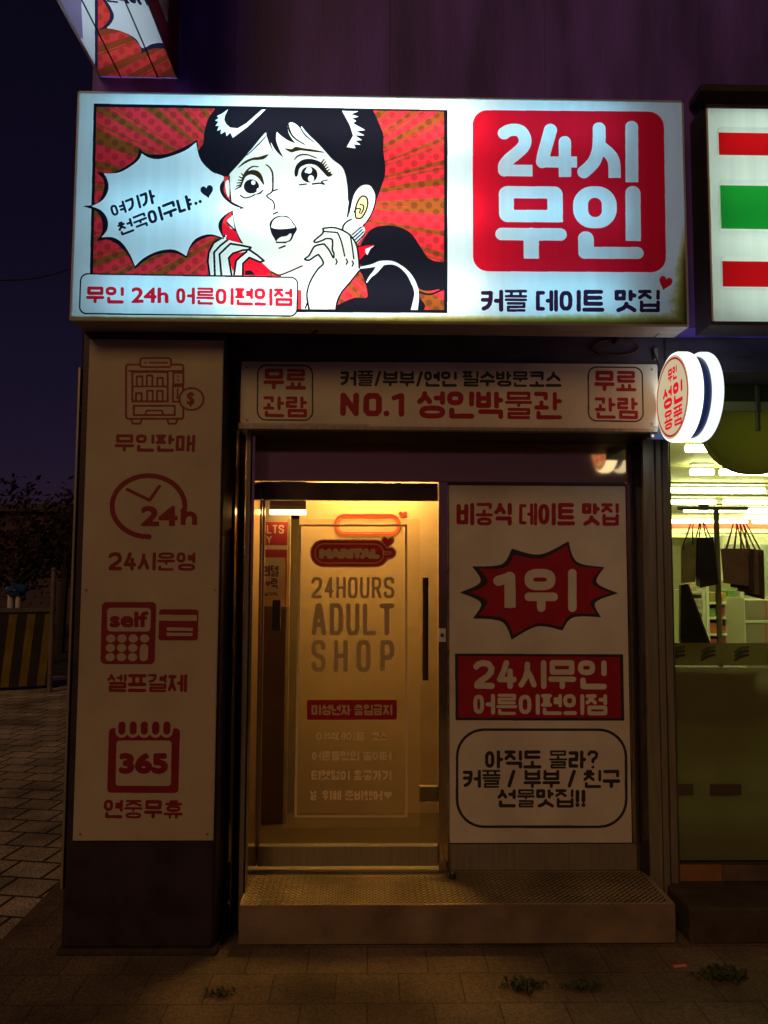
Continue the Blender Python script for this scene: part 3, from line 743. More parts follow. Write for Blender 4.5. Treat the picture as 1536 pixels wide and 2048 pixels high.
# face line, chin, neck
cv.stroke(cm([(57, 500), (58, 560), (70, 680), (85, 790), (112, 868), (165, 958)]), 6, line); cv.stroke(cm([(150, 935), (200, 985), (268, 1055), (330, 1094), (372, 1105), (505, 1050)]), [4, 7, 7, 6], brn)
cv.stroke(cm([(806, 764), (775, 782), (757, 806), (754, 832)]), 7, line)
# near hand
cv.stroke(cm([(632, 820), (690, 814), (745, 828), (800, 862), (838, 922), (852, 1000), (856, 1062)]), 7, line)
for pts in ([(632, 820), (632, 848), (596, 880), (578, 898), (590, 906), (632, 892), (650, 882)], [(650, 882), (686, 886), (692, 912), (690, 950), (700, 975), (696, 1000), (672, 955), (640, 915)], [(640, 915), (582, 930), (548, 985), (520, 1008), (548, 1014), (585, 990), (605, 980)], [(605, 980), (635, 1032), (600, 1072), (560, 1135), (540, 1190), (534, 1240), (548, 1320)]):
    cv.stroke(cm(pts), 7, line)
cv.stroke([(636, 838), (722, 845)], 6, line); cv.stroke(cm([(722, 845), (738, 880), (752, 925), (766, 990)]), 6, line); cv.stroke(cm([(800, 862), (812, 930), (822, 1006)]), 6, line)
for x_, y_ in ((712, 1008), (776, 1008), (812, 1020)): cv.stroke([(x_, y_), (x_+8, y_+16), (x_, y_+32)], 6, line)
cv.stroke(cm([(856, 1080), (800, 1150), (750, 1210), (722, 1265), (712, 1325)]), 7, line); cv.stroke([(524, 1310), (540, 1268)], 6, line)
# far side: collar, far hand
cv.view(z1)
cv.poly([(930, 840), (968, 868), (1020, 900), (1052, 985), (985, 958), (955, 935), (930, 905)], rs)
cv.poly([(965, 830), (1000, 800), (1012, 892), (985, 880)], skin); cv.stroke([(965, 845), (1012, 892)], 6, line)
cv.poly([(1060, 1095), (1100, 1062), (1178, 1090), (1235, 1142), (1200, 1168), (1060, 1168)], rs); cv.poly([(1075, 1142), (1110, 1138), (1140, 1165), (1075, 1168)], hair)
cv.poly([(858, 1168), (846, 1085), (852, 1030), (882, 970), (920, 940), (950, 922), (965, 922), (955, 945), (985, 955), (1060, 975), (1112, 998), (1102, 1010), (1150, 1045), (1192, 1080), (1168, 1088), (1102, 1060), (1066, 1096), (1062, 1168)], skin)
cv.poly([(975, 1062), (1000, 1035), (1082, 1024), (1052, 1052), (1022, 1078), (1000, 1150), (990, 1110)], rs)
for pts in ([(858, 1168), (846, 1085), (852, 1030), (882, 970), (950, 928)], [(890, 1168), (885, 1028), (925, 985), (968, 952)], [(930, 1168), (918, 1040), (985, 975), (1050, 985), (1112, 998)], [(1112, 998), (1100, 1012), (1060, 1015), (1000, 1035), (975, 1062), (992, 1165)], [(1085, 1024), (1050, 1052), (1020, 1080), (1008, 1165)], [(1098, 1010), (1150, 1045), (1192, 1080), (1168, 1088), (1102, 1060), (1062, 1098), (1062, 1168)]):
    cv.stroke(pts, 8, line)
cv.poly(cm([(955, 600), (975, 585), (980, 640), (975, 690), (958, 650)], True), skin)
m_ = ~clip; cv.lab[m_] = before[m_]           # nothing of the picture leaves its frame
# --- speech bubble
cv.lw = 1.0
cv.poly(spiky([(165, 535), (425, 388), (782, 335), (1076, 757), (945, 948), (718, 1064), (400, 1130), (165, 960), (80, 745)],
    [[(270, 535), (370, 482), (412, 440)], [(480, 425), (600, 421), (720, 372)], [(800, 440), (850, 515), (925, 560), (930, 580), (950, 600), (945, 650), (985, 710)], [(1000, 775), (945, 825), (935, 885)],
     [(870, 930), (795, 955), (742, 1002)], [(640, 1032), (540, 1040), (460, 1080)], [(352, 1040), (290, 978), (230, 950)], [(196, 905), (197, 840), (165, 778)], [(165, 725), (206, 650), (206, 585)]]), bubk)
cv.poly(spiky([(205, 542), (440, 420), (775, 352), (1048, 757), (940, 938), (715, 1050), (400, 1112), (193, 936), (132, 745)],
    [[(300, 538), (380, 495), (425, 455)], [(490, 448), (560, 453), (700, 407)], [(800, 455), (870, 532), (945, 565), (920, 622), (935, 680), (990, 732)], [(980, 780), (925, 825), (912, 875)],
     [(860, 917), (780, 940), (738, 988)], [(640, 1012), (545, 1020), (455, 1062)], [(368, 1040), (320, 970), (262, 936)], [(230, 885), (228, 820), (190, 770)], [(202, 705), (236, 640), (228, 578)]]), bub)
t1 = cv.ink('lettering#1', film('film_ink', (.012, .014, .03)))
cv.text('여기가', [(240, 742), (512, 634), (532, 726), (264, 812)], t1, 8)
cv.text('천국이구냐', [(285, 850), (735, 668), (758, 762), (310, 930)], t1, 8)
cv.ell(774, 727, 10, 10, t1); cv.ell(800, 716, 10, 10, t1)
cv.heart(842, 652, 78, 82, t1, -.2)
# --- caption box
cap = cv.ink('caption_box', fW); capk = cv.ink('caption_box', fK); t2 = cv.ink('lettering#2', fR)
q = [(62, 1155), (1405, 1178), (1398, 1425), (53, 1409)]
cv.rr(q, 48, capk); cv.rr(inset(q, 9), 40, cap)
for s_, b_ in (('무인', [(100, 1237), (331, 1241), (331, 1343), (97, 1340)]), ('24h', [(378, 1242), (605, 1244), (605, 1341), (376, 1339)]), ('어른이편의점', [(652, 1243), (1367, 1250), (1367, 1360), (652, 1346)])):
    cv.text(s_, b_, t2, 4.5)
# --- red square with knocked-out heavy lettering
cv.view(z3); sq = cv.ink('red_square', fR); kn = cv.ink('lettering#3', fW)
cv.rr([(131, 95), (1040, 103), (1052, 867), (133, 862)], 72, sq)
def hero(pts, wd, cut_=None, smooth=True):
    m = cv.mstroke(cm(pts) if smooth else pts, wd)
    if cut_: m &= cv.mpoly(cut_)
    cv.put(m, kn)
hero([(281, 206), (302, 193), (335, 189), (364, 200), (381, 234), (374, 266), (345, 297), (305, 330), (284, 358), (282, 382)], 61)
hero([(282, 382), (460, 384)], 57, [(230, 330), (416, 330), (416, 440), (230, 440)], False)
hero([(502, 190), (488, 240), (470, 305), (463, 342)], 62); hero([(463, 342), (680, 343)], 55, [(420, 300), (628, 300), (628, 400), (420, 400)], False)
hero([(570, 247), (571, 470)], 59, [(520, 200), (640, 200), (640, 412), (520, 414)], False)
hero([(733, 183), (733, 230), (729, 285), (712, 335), (690, 363), (660, 390)], 62)
hero([(742, 272), (772, 294), (797, 325), (806, 365), (807, 470)], 60, [(700, 200), (880, 200), (880, 418), (700, 418)])
hero([(888, 176), (889, 500)], 62, [(840, 100), (940, 100), (940, 439), (840, 438)], False)
cv.rr([(255, 457), (560, 459), (561, 629), (258, 628)], 40, kn); cv.rr([(520, 590), (560, 590), (561, 629), (520, 629)], 4, kn); cv.rr([(327, 515), (487, 516), (487, 571), (327, 570)], 5, sq)
hero([(270, 685), (549, 687)], 61, None, False); hero([(410, 690), (411, 860)], 73, [(350, 650), (470, 650), (470, 802), (350, 802)], False)
cv.rr([(609, 457), (817, 459), (817, 658), (609, 657)], 92, kn); cv.rr([(680, 512), (746, 513), (747, 605), (681, 604)], 32, sq)
hero([(894, 491), (896, 800)], 73, [(830, 430), (960, 430), (960, 718), (830, 717)], False)
hero([(670, 708), (671, 760)], 75, None, False); hero([(663, 774), (916, 775)], 58, None, False)
t4 = cv.ink('lettering#4', fP); t5 = cv.ink('heart_mark', fR)
for s_, b_ in (('커플', (170, 950, 391, 1055)), ('데이트', (432, 950, 758, 1055)), ('맛집', (806, 950, 1022, 1057))): cv.text(s_, b_, t4, 6.5)
cv.heart(1048, 916, 63, 68, t5, .28)
cv.cut(sg)
# box, tubes
BK = CY-.002
m_ = MB(); th = .012
m_.box(X0-.006, X1+.006, LY+.012, BK, Z1, Z1+.012).box(X0-.006, X0, LY+.012, BK, Z0, Z1).box(X1, X1+.006, LY+.012, BK, Z0, Z1)
m_.box(X0-.006, X1+.006, BK-.008, BK, Z0, Z1)
m_.done('housing', mat('box_inside_white', (.8, .8, .8), .6, var=.02), sg)
m_ = MB()
m_.box(X0-.006, X1+.006, LY-.004, LY+.09, Z0-.014, Z0, .002).box(X0-.006, PX(1322, 660, 3.6), LY+.092, BK, Z0-.012, Z0-.002, .002).box(PX(1324, 660, 3.6), X1+.006, LY+.092, BK, Z0-.012, Z0-.002, .002)
m_.done('bottom_trim', alu, sg)
fr = MB(); e = .0025
fr.box(X0-.008, X0-.0003, LY-.006, LY+.02, Z0-.012, Z1+.008).box(X1+.0003, X1+.008, LY-.006, LY+.02, Z0-.012, Z1+.008).box(X0-.008, X1+.008, LY-.006, LY+.02, Z1+.0003, Z1+.008)
fr.done('edge_frame', mat('frame_grey', (.55, .55, .60), .35, var=.1), sg)
tube_m = emit('sign_tube', (.74, .93, .94), 11.0)
tube_d = emit('sign_tube_worn', (.30, .72, 1.0), 5.4)
hz = Z1-Z0
for k_, zf in enumerate((.13, .5, .87)):
    for a, b, mm in ((X0+.13, X0+.92, tube_d), (X0+.70, X0+1.90, tube_m), (X0+1.98, X1-.30, tube_d)):
        MB().cyl((a, BK-.055-.02*(mm is tube_m), Z0+hz*zf), (b, BK-.055-.02*(mm is tube_m), Z0+hz*zf), .016, n=10).done('fluorescent_tube', mm, sg, smooth=True)
for ux in (1245, 620):
    p0 = P(ux+14, 657, LY+.11); p1 = P(ux-16, 684, BY-.01)
    MB().tube([p0, p1], .014).done('support_bracket', darkm, sg)

# ------------------------------------------------------------------ banner on the column
z5, z6 = (130, 640, 4.097), (130, 1140, 3.657)
PYc = CY-.012
cv, X0, X1, Z0, Z1 = wall_canvas(PYc, 163.5, 680.5, 435.5, 1680, um=300, vm=1180)
bn = thing('column_banner', 'tall pale banner on the corner column with vending, clock, payment and calendar icons', 'sign', ((X0+X1)/2, CY, Z0))
f0 = cv.ink('panel_face', boardc); cv.lab[:] = f0
ic = [cv.ink('icon#%d' % k_, redc) for k_ in range(4)]; lt = [cv.ink('lettering#%d' % k_, redc) for k_ in range(8)]
cv.view(z5); I = ic[0]
def box_line(x0, y0, x1, y1, r, wd, i): cv.ring([(x0, y0), (x1, y0), (x1, y1), (x0, y1)], r, wd, i)
box_line(492, 357, 978, 818, 26, 17, I)
cv.rr([(608, 304), (876, 304), (876, 394), (608, 394)], 26, I); cv.rr([(624, 320), (860, 320), (860, 378), (624, 378)], 12, f0)
cv.stroke([(690, 350), (835, 350)], 15, I); cv.ell(660, 350, 9, 9, I); cv.stroke([(520, 418), (960, 418)], 15, I)
box_line(543, 418, 850, 676, 3, 17, I); cv.stroke([(552, 545), (842, 545)], 15, I)
for x_, y_, h_ in ((612, 462, 72), (694, 455, 80), (780, 474, 62), (606, 600, 60), (697, 580, 82), (778, 580, 82)): cv.stroke([(x_-24, y_+h_), (x_-24, y_), (x_+22, y_), (x_+22, y_+h_)], 17, I)
box_line(880, 424, 978, 535, 3, 16, I); cv.ell(926, 460, 9, 9, I); cv.ell(926, 494, 9, 9, I); box_line(876, 535, 975, 678, 3, 16, I); cv.stroke([(924, 566), (920, 640)], 15, I)
box_line(555, 695, 908, 788, 3, 17, I); cv.stroke([(655, 780), (668, 742), (795, 742), (808, 780)], 15, I)
cv.stroke([(545, 822), (556, 850), (615, 850), (628, 822)], 16, I); cv.stroke([(840, 822), (850, 850), (908, 850), (920, 822)], 16, I)
cv.ell(1036, 648, 108, 98, I); cv.ell(1036, 648, 91, 82, f0); cv.text('$', (998, 588, 1062, 712), I, 5)
cv.text('무인판매', [(410, 935), (1070, 940), (1064, 1084), (406, 1078)], lt[0], 9)
I = ic[1]; t = np.linspace(R(89), R(372), 60)
cv.stroke([(684+298*math.cos(a), 1526+250*math.sin(a)) for a in t], 42, I); 
cv.stroke([(510, 1388), (692, 1477), (772, 1364)], 28, I)
cv.text('24', (620, 1522, 925, 1692), I, 12, slots=False); cv.stroke([(968, 1560), (967, 1692)], 42, I); cv.stroke(cm([(968, 1640), (985, 1602), (1020, 1588), (1055, 1602), (1062, 1640), (1062, 1672)]), 42, I)
cv.rr([(940, 1680), (1090, 1680), (1090, 1720), (940, 1720)], 2, f0)
cv.view(None); cv.text('24시운영', [(217, 1104), (391, 1105), (390, 1142), (216, 1141)], lt[1], 2.2)
cv.view(z6); I = ic[2]
cv.rr([(270, 233), (668, 234), (656, 690), (258, 688)], 34, I); cv.rr([(310, 277), (628, 278), (624, 450), (307, 448)], 26, f0)
cv.text('self', (326, 300, 612, 422), lt[2], 9, slots=False)
for x_, dx in ((335, 0), (417, 0), (499, 0), (582, 0)):
    for y_, d_ in ((501, 0), (570, -3), (637, -5)):
        if x_ == 582 and y_ > 510: continue
        cv.ell(x_+d_, y_, 34, 30, f0)
cv.stroke([(578, 572), (576, 637)], 60, f0)
cv.rr([(690, 287), (978, 289), (972, 517), (682, 515)], 22, I); cv.poly([(688, 327), (966, 329), (964, 372), (686, 370)], f0); cv.poly([(680, 330), (692, 330), (690, 372), (678, 372)], f0)
cv.poly([(745, 420), (936, 422), (934, 446), (744, 444)], f0); cv.poly([(744, 458), (934, 460), (932, 483), (743, 481)], f0)
cv.text('셀프결제', [(309, 760), (896, 762), (892, 895), (306, 892)], lt[3], 8)
I = ic[3]
cv.rr([(322, 1156), (842, 1158), (830, 1632), (307, 1630)], 30, I); cv.rr([(378, 1247), (780, 1248), (774, 1579), (369, 1578)], 24, f0)
for x_ in (417, 499, 581, 664, 745):
    cv.stroke([(x_, 1130), (x_-2, 1180)], 90, f0)
for x_ in (417, 499, 581, 664, 745): cv.stroke([(x_, 1134), (x_-1, 1178)], 52, I)
cv.text('365', (394, 1338, 754, 1492), lt[4], 13, slots=False)
cv.text('연중무휴', [(285, 1680), (866, 1684), (860, 1820), (281, 1816)], lt[5], 9)
cv.cut(bn)
for u_, v_ in ((196, 694), (436, 694), (160, 1668), (414, 1668), (172, 1180), (430, 1180)):
    p_ = P(u_, v_, PYc); MB().cyl(p_-Vector((0, .0005, 0)), p_-Vector((0, .004, 0)), .006, .005, n=10).done('screw', steel_dull, bn)
MB().box(X0-.003, X1+.003, PYc+.0015, CY-.0005, Z0-.003, Z1+.003).done('backing_panel', mat('board_edge', (.5, .48, .45), .5), bn)

# ------------------------------------------------------------------ fascia sign over the door
z7, z8 = (440, 680, 3.072), (880, 680, 2.341)
FY = BY-.03
cv, X0, X1, Z0, Z1 = wall_canvas(FY, 481.5, 725, 1316, 854, um=899, vm=788)
fs = thing('fascia_sign', 'long pale sign strip above the door with two framed corner marks and NO.1 lettering', 'sign', ((X0+X1)/2, BY, Z0))
f0 = cv.ink('panel_face', boardm)
cv.view(None); cv.rr([(481.5, 723), (1316, 727), (1316, 858), (480.5, 850)], 9, f0)
L_ = [cv.ink('lettering#%d' % k_, redp) for k_ in range(4)]; K_ = [cv.ink('lettering#%d' % (k_+5), blackp) for k_ in range(2)]; B_ = [cv.ink('corner_frame#%d' % k_, blackp) for k_ in range(2)]
cv.view(z7); cv.ring([(228, 149), (572, 152), (574, 498), (225, 495)], 58, 9, B_[0])
cv.text('무료', [(268, 175), (530, 178), (530, 305), (266, 303)], L_[0], 10); cv.text('관람', [(266, 345), (535, 347), (535, 477), (264, 473)], L_[0], 9)
cv.view(None); cv.text('커플/부부/연인', [(681, 741), (914, 743), (914, 774), (680, 772)], K_[0], 2.6); cv.text('필수방문코스', [(925, 742), (1123, 743), (1123, 774), (925, 773)], K_[0], 2.4)
cv.text('NO', [(681, 785), (764, 786), (764, 833), (680, 832)], L_[1], slots=True, wmax=1.32); cv.ell(773, 827, 6, 6, L_[1]); cv.stroke([(788, 796), (802, 791)], 10, L_[1]); cv.stroke([(803, 792), (803, 828)], 11.5, L_[1]); cv.text('성인박물관', [(834, 782), (1124, 784), (1124, 839), (834, 837)], L_[1], 3.8)
cv.view(z8); cv.ring([(690, 123), (950, 125), (955, 385), (692, 382)], 42, 7, B_[1])
cv.text('무료', [(722, 143), (918, 145), (920, 241), (722, 239)], L_[2], 8); cv.text('관람', [(724, 268), (926, 270), (928, 371), (725, 368)], L_[2], 7)
cv.cut(fs, bare=0)
for u_, v_ in ((494, 735), (1304, 739), (494, 840), (1304, 848)):
    p_ = P(u_, v_, FY); MB().cyl(p_-Vector((0, .0005, 0)), p_-Vector((0, .004, 0)), .006, .005, n=10).done('screw', steel_dull, fs)
MB().box(X0+.002, X1-.002, FY+.0015, BY-.001, Z0+.004, Z1-.004).done('backing_panel', MATS['board_edge'], fs)

# ------------------------------------------------------------------ entrance: header, jambs, transom, mullion, poster panel
en = thing('door_frame', 'stainless steel door frame with a brown mirror transom and grooved jambs', 'door frame', (.4, DY, .2))
SZ = PZ(900, 862, BY)                         # soffit height
STZ = .19
xl, xr = PX(520, 1300, DY), PX(1265, 1300, DY)
MB().box(PX(462, 1000, 3.9), PX(1316, 1000, 3.9), BY+.012, DY+.12, SZ, PZ(700, 724, BY)-.032, .003).done('header', darkm, en)
MB().box(PX(478, 860, BY), PX(1312, 860, BY), BY-.03, BY+.011, SZ-.004, SZ+.03, .003).done('header_trim', steel_dull, en)
MB().box(xl, xr, DY, DY+.04, PZ(900, 964, DY), SZ-.001).done('transom', mat('bronze_mirror', (.82, .54, .27), .035, .9, var=.04, scale=3), en)
def plan(name, pts, z0, z1, m, bend=True):
    return MB().prism([(x, y, z0) for x, y in pts], (0, 0, z1-z0)).done(name, m, en)
q = lambda u, Y, v=1200: PX(u, v, Y)
# left jamb: two flats with a V groove between, then the polished reveal
plan('jamb', [(q(447, 3.9), 3.93), (q(448, 3.9), 3.90), (q(451, 3.9), 3.90), (q(451, 3.9), 3.905), (q(467, 3.99), 3.99), (q(467, 3.99), 4.26), (q(447, 3.9), 4.26)], STZ-.17, SZ-.001, steel_polished)
plan('jamb', [(q(471, 3.93), 3.93), (q(473, 3.93), 3.93), (q(486, 4.01), 4.01), (q(486, 4.01), 4.26), (q(471, 3.93), 4.26)], STZ-.17, SZ-.001, steel_polished)
plan('corner_bar', [(q(488, 3.9), 3.90), (q(496, 3.9), 3.90), (q(496, 3.9), 4.26), (q(488, 3.9), 4.26)], STZ-.17, SZ-.001, steel_dull)
plan('reveal', [(q(498, 3.9), 3.93), (q(505, 3.93), 3.93), (xl+.002, 4.10), (xl+.002, DY+.06), (q(498, 3.9), DY+.06)], STZ-.0, SZ-.001, steel_polished)
# right jamb
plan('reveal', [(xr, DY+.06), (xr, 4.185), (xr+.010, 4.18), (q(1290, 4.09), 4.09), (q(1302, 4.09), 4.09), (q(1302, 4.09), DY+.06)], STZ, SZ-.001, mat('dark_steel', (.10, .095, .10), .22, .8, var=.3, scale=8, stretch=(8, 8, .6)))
plan('jamb', [(q(1292, 4.06), 4.088), (q(1292, 4.06), 4.06), (q(1314, 4.06), 4.06), (q(1314, 4.06), 4.088)], STZ-.17, SZ+.0, steel_dull)
um_ = (PX(876, 1300, DY), PX(896, 1300, DY))
MB().box(um_[0]+.001, um_[1]-.001, DY-.035, DY+.05, STZ+.0, PZ(886, 964, DY)-.001, .004).done('mullion', steel_polished, en)
pzb = PZ(1080, 1686, DY)
MB().box(um_[1], xr-.001, DY-.012, DY+.04, STZ, pzb-.002, .002).done('kick_panel', steel_dull, en)
MB().box(um_[1]+.0005, xr-.001, DY+.0, DY+.04, pzb-.001, PZ(1080, 964.5, DY)-.001).done('side_panel', darkm, en)
MB().box(PX(1256, 1300, DY), xr-.001, DY-.02, DY-.0005, pzb, PZ(1080, 964.5, DY)-.002, .002).done('stile', steel_polished, en)
MB().box(um_[1]+.001, PX(1255, 1300, DY), DY-.02, DY-.0005, PZ(1080, 972, DY), PZ(1080, 964.5, DY)-.002, .001).done('stile', darkm, en)

# poster on the fixed side panel
z9, z10 = (880, 940, 3.339), (880, 1290, 3.339)
PYd = DY-.016
cv, X0, X1, Z0, Z1 = wall_canvas(PYd, 897.5, 969, 1257, 1685.5, um=1080, vm=1325)
po = thing('window_poster', 'large pale poster right of the glass door with a red star burst', 'poster', ((X0+X1)/2, DY, Z0))
f0 = cv.ink('panel_face', boardm); cv.lab[:] = f0
cv.view(z9); T_ = [cv.ink('lettering#%d' % k_, redp) for k_ in range(2)]
for s_, b_ in (('비공식', (110, 219, 480, 371)), ('데이트', (528, 220, 902, 371)), ('맛집', (947, 221, 1195, 373))): cv.text(s_, b_, T_[0], 9.5)
def burst(sp, ink_):
    c_ = np.array((660, 815.)); sp = [np.array(p, float) for p in sp]; mids = []
    for i_, p in enumerate(sp):
        n_ = sp[(i_+1) % len(sp)]; m_ = (p+n_)/2; mids.append([m_+(c_-m_)*.20])
    cv.poly(spiky(sp, mids), ink_)
bk = cv.ink('star_burst', blackp); br_ = cv.ink('star_burst', redp)
burst([(132, 818), (213, 643), (480, 525), (858, 476), (1098, 649), (1190, 823), (1075, 983), (818, 1072), (478, 1133), (219, 992)], bk)
burst([(205, 818), (262, 656), (492, 566), (850, 502), (1075, 657), (1138, 822), (1045, 960), (812, 1048), (490, 1104), (254, 970)], br_)
wt = cv.ink('lettering#7', boardm)
cv.stroke(cm([(390, 740), (430, 728), (466, 716)]), 68, wt); cv.stroke([(466, 716), (467, 886)], 74, wt); cv.rr([(430, 800), (505, 800), (505, 921), (430, 920)], 3, wt); cv.text('위', (565, 660, 912, 948), wt, wmax=.25)
cv.view(z10); bn_k = cv.ink('red_banner', blackp); bn_r = cv.ink('red_banner', redp)
cv.poly([(100, 57), (1222, 62), (1231, 506), (104, 503)], bn_k); cv.poly([(120, 74), (1202, 80), (1210, 488), (124, 485)], bn_r)
w2 = cv.ink('lettering#8', boardm)
cv.text('24시무인', [(222, 100), (1112, 103), (1114, 296), (224, 292)], w2, 16); cv.text('어른이편의점', [(222, 325), (1115, 329), (1117, 469), (223, 466)], w2, 9.5)
cf = cv.ink('rounded_frame', blackp); cv.ring([(105, 556), (1250, 557), (1254, 1223), (105, 1223)], 190, 18, cf)
tk = [cv.ink('lettering#%d' % k_, blackp) for k_ in (9, 10, 11)]
cv.text('아직도', (300, 703, 678, 826), tk[0], 9); cv.text('몰라?', (728, 703, 1058, 826), tk[0], 8.5)
cv.text('커플', (152, 833, 404, 955), tk[1], 8.5); cv.text('부부', (557, 833, 803, 956), tk[1], 8.5); cv.text('친구', (957, 833, 1204, 956), tk[1], 8.5)
cv.stroke([(492, 845), (462, 940)], 24, tk[1]); cv.stroke([(896, 845), (864, 940)], 24, tk[1])
cv.text('선물맛집', (383, 963, 892, 1086), tk[2], 8.5)
for x_ in (918, 958): cv.stroke([(x_, 980), (x_, 1040)], 26, tk[2]); cv.ell(x_, 1068, 14, 14, tk[2])
cv.cut(po)

# ------------------------------------------------------------------ glass door
z11, z12 = (490, 980, 3.657), (490, 1360, 3.657)
gd = thing('glass_door', 'glass shop door with a 24HOURS ADULT SHOP sticker, warm light behind it', 'door', (.0, DY, .2))
gx0, gx1 = xl+.004, um_[0]-.001
gz1, gz0 = PZ(700, 1001, DY), PZ(700, 1690, DY)
cg = glass('door_glass', (.90, .88, .80)); 
MB().box(gx0+.004, gx1-.002, DY+.004, DY+.012, gz0-.01, gz1+.01).done('glass_pane', cg, gd)
MB().box(gx0, gx1, DY-.018, DY+.03, gz1, PZ(700, 965, DY)-.002, .004).done('top_rail', mat('bronze_rail', (.14, .11, .08), .3, .8, var=.3), gd)
MB().box(gx0, gx1, DY-.018, DY+.03, PZ(700, 1730, DY), gz0, .004).done('bottom_rail', steel_dull, gd)
MB().box(gx0, gx0+.012, DY-.012, DY+.02, gz0, gz1, .002).done('edge_trim', steel, gd)
# the sticker: pale cut vinyl on the pane
def vinyl(name, col, tl=.25):
    if name in MATS: return MATS[name]
    m, N, L = nodes_mat(name); N.remove(N['Principled BSDF'])
    d = N.new('ShaderNodeBsdfDiffuse'); t = N.new('ShaderNodeBsdfTranslucent'); x = N.new('ShaderNodeMixShader'); x.inputs[0].default_value = tl
    d.inputs[0].default_value = t.inputs[0].default_value = (*col, 1); L.new(d.outputs[0], x.inputs[1]); L.new(t.outputs[0], x.inputs[2]); L.new(x.outputs[0], N['Material Output'].inputs[0]); MATS[name] = m; return m
vt = vinyl('vinyl_tan', (.60, .46, .26), .02); vr = vinyl('vinyl_red', (.34, .02, .04), .10); vr2 = vinyl('vinyl_dark_red', (.22, .015, .025), .15)
fm = glass('frosted_film', (.95, .93, .88), haze=.20, hazecol=(.72, .60, .32))
SY = DY+.002
cv, X0, X1, Z0, Z1 = wall_canvas(SY, 570, 1010, 846, 1665, um=705, vm=1340)
cv.view(None)
fl = cv.ink('frosted_sticker', fm); cv.poly([(575, 1038), (839.5, 1038), (841, 1655), (565, 1655)], fl)
S_ = [cv.ink('lettering#%d' % k_, vt) for k_ in range(8)]; vw = vinyl('vinyl_tan_lit', (.92, .76, .48), .02); S_[5:] = [cv.ink('lettering#%d' % k_, vw) for k_ in (15, 16, 17)]; bd_ = cv.ink('sticker_border', vinyl('vinyl_border', (.80, .64, .38), .02)); bg_ = cv.ink('badge', vr2); bgl = cv.ink('badge', vt); rl = cv.ink('red_label', vr)  # lower lines: lighter copy of the lettering vinyl, front light put into its colour
o_ = np.array
cv.poly([(598, 1049), (814.5, 1049), (815, 1635), (588.5, 1635)], bd_); cv.poly([(602.5, 1053), (810, 1053), (810.5, 1630.5), (593.5, 1630.5)], fl)
cv.view(z11)
cv.rr([(1000, 412), (1108, 414), (1106, 508), (1000, 506)], 46, bgl); cv.rr([(476, 361), (1052, 363), (1054, 567), (477, 565)], 98, bgl)
cv.rr([(484, 369), (1042, 371), (1044, 559), (485, 557)], 92, bg_); cv.rr([(1000, 422), (1099, 424), (1097, 498), (1000, 497)], 36, bg_)
cv.ring([(508, 390), (1016, 392), (1018, 538), (509, 536)], 70, 7, bgl); cv.ring([(1005, 449), (1072, 450), (1070, 473), (1005, 472)], 11, 6, bgl)
cv.heart(1044, 380, 96, 92, bgl, .1); cv.heart(1044, 380, 80, 76, bg_, .1)
cv.text('MARITAL', (541, 427, 986, 503), S_[0], 13, slots=False)
cv.text('24HOURS', (485, 636, 1092, 792), S_[1], slots=True, wmax=1.29); cv.text('ADULT', (485, 829, 1092, 1063), S_[2], slots=True, wmax=1.33)
for c_, x_ in zip('SHOP', (485, 648, 815, 988)): cv.text(c_, (x_, 1097, x_+104, 1330), S_[3], slots=True, wmax=1.33)
cv.view(z12); cv.rr([(453, 146), (1110, 145), (1110, 290), (454, 292)], 12, rl)
cv.text('미성년자', (486, 180, 774, 258), S_[4], 4); cv.text('출입금지', (796, 180, 1077, 258), S_[4], 4)
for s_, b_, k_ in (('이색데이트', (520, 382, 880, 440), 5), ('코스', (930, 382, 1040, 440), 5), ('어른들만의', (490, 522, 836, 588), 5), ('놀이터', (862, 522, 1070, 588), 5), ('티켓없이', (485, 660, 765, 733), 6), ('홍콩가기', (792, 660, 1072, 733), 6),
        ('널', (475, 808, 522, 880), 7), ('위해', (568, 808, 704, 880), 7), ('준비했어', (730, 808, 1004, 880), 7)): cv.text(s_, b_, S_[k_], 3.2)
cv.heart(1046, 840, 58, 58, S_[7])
cv.cut(gd, bare=0)
# handles and lock
hx = PX(851, 1250, DY-.05)
m_ = MB().tube([(hx, DY-.05, PZ(851, 1360, DY-.05)), (hx, DY-.05, PZ(851, 1155, DY-.05))], .016, 12)
for v_ in (1175, 1340): m_.cyl((hx, DY-.05, PZ(851, v_, DY-.05)), (hx, DY+.004, PZ(851, v_, DY-.05)), .009)
m_.done('pull_handle', mat('handle_black', (.10, .07, .04), .35, .6), gd, smooth=True)
MB().box(PX(545, 1230, DY-.02), PX(561, 1230, DY-.02), DY-.03, DY+.003, PZ(550, 1261, DY), PZ(550, 1200, DY), .004).done('lock_case', mat('lock_chrome', (.25, .22, .2), .08, 1.0, var=.1), gd)
MB().box(PX(838, 1590, DY+.03), PX(875, 1590, DY+.03), DY+.013, DY+.05, PZ(850, 1606, DY), PZ(850, 1574, DY), .004).done('pivot_cover', steel_dull, gd)
pl = thing('bell_plate', 'small white button plate on the steel post beside the door', 'switch', (PX(884, 1270, DY-.04), DY-.035, PZ(884, 1284, DY)))
MB().box(PX(877.5, 1270, DY-.04), PX(891.5, 1270, DY-.04), DY-.044, DY-.0355, PZ(884, 1284, DY-.04), PZ(884, 1257, DY-.04), .002).done('plate', white_plastic, pl)
MB().cyl((PX(884, 1270, DY-.04), DY-.044, PZ(884, 1270, DY-.04)), (PX(884, 1270, DY-.04), DY-.054, PZ(884, 1270, DY-.04)), .011, .008).done('button', mat('button_steel', (.4, .36, .33), .15, 1), pl, smooth=True)

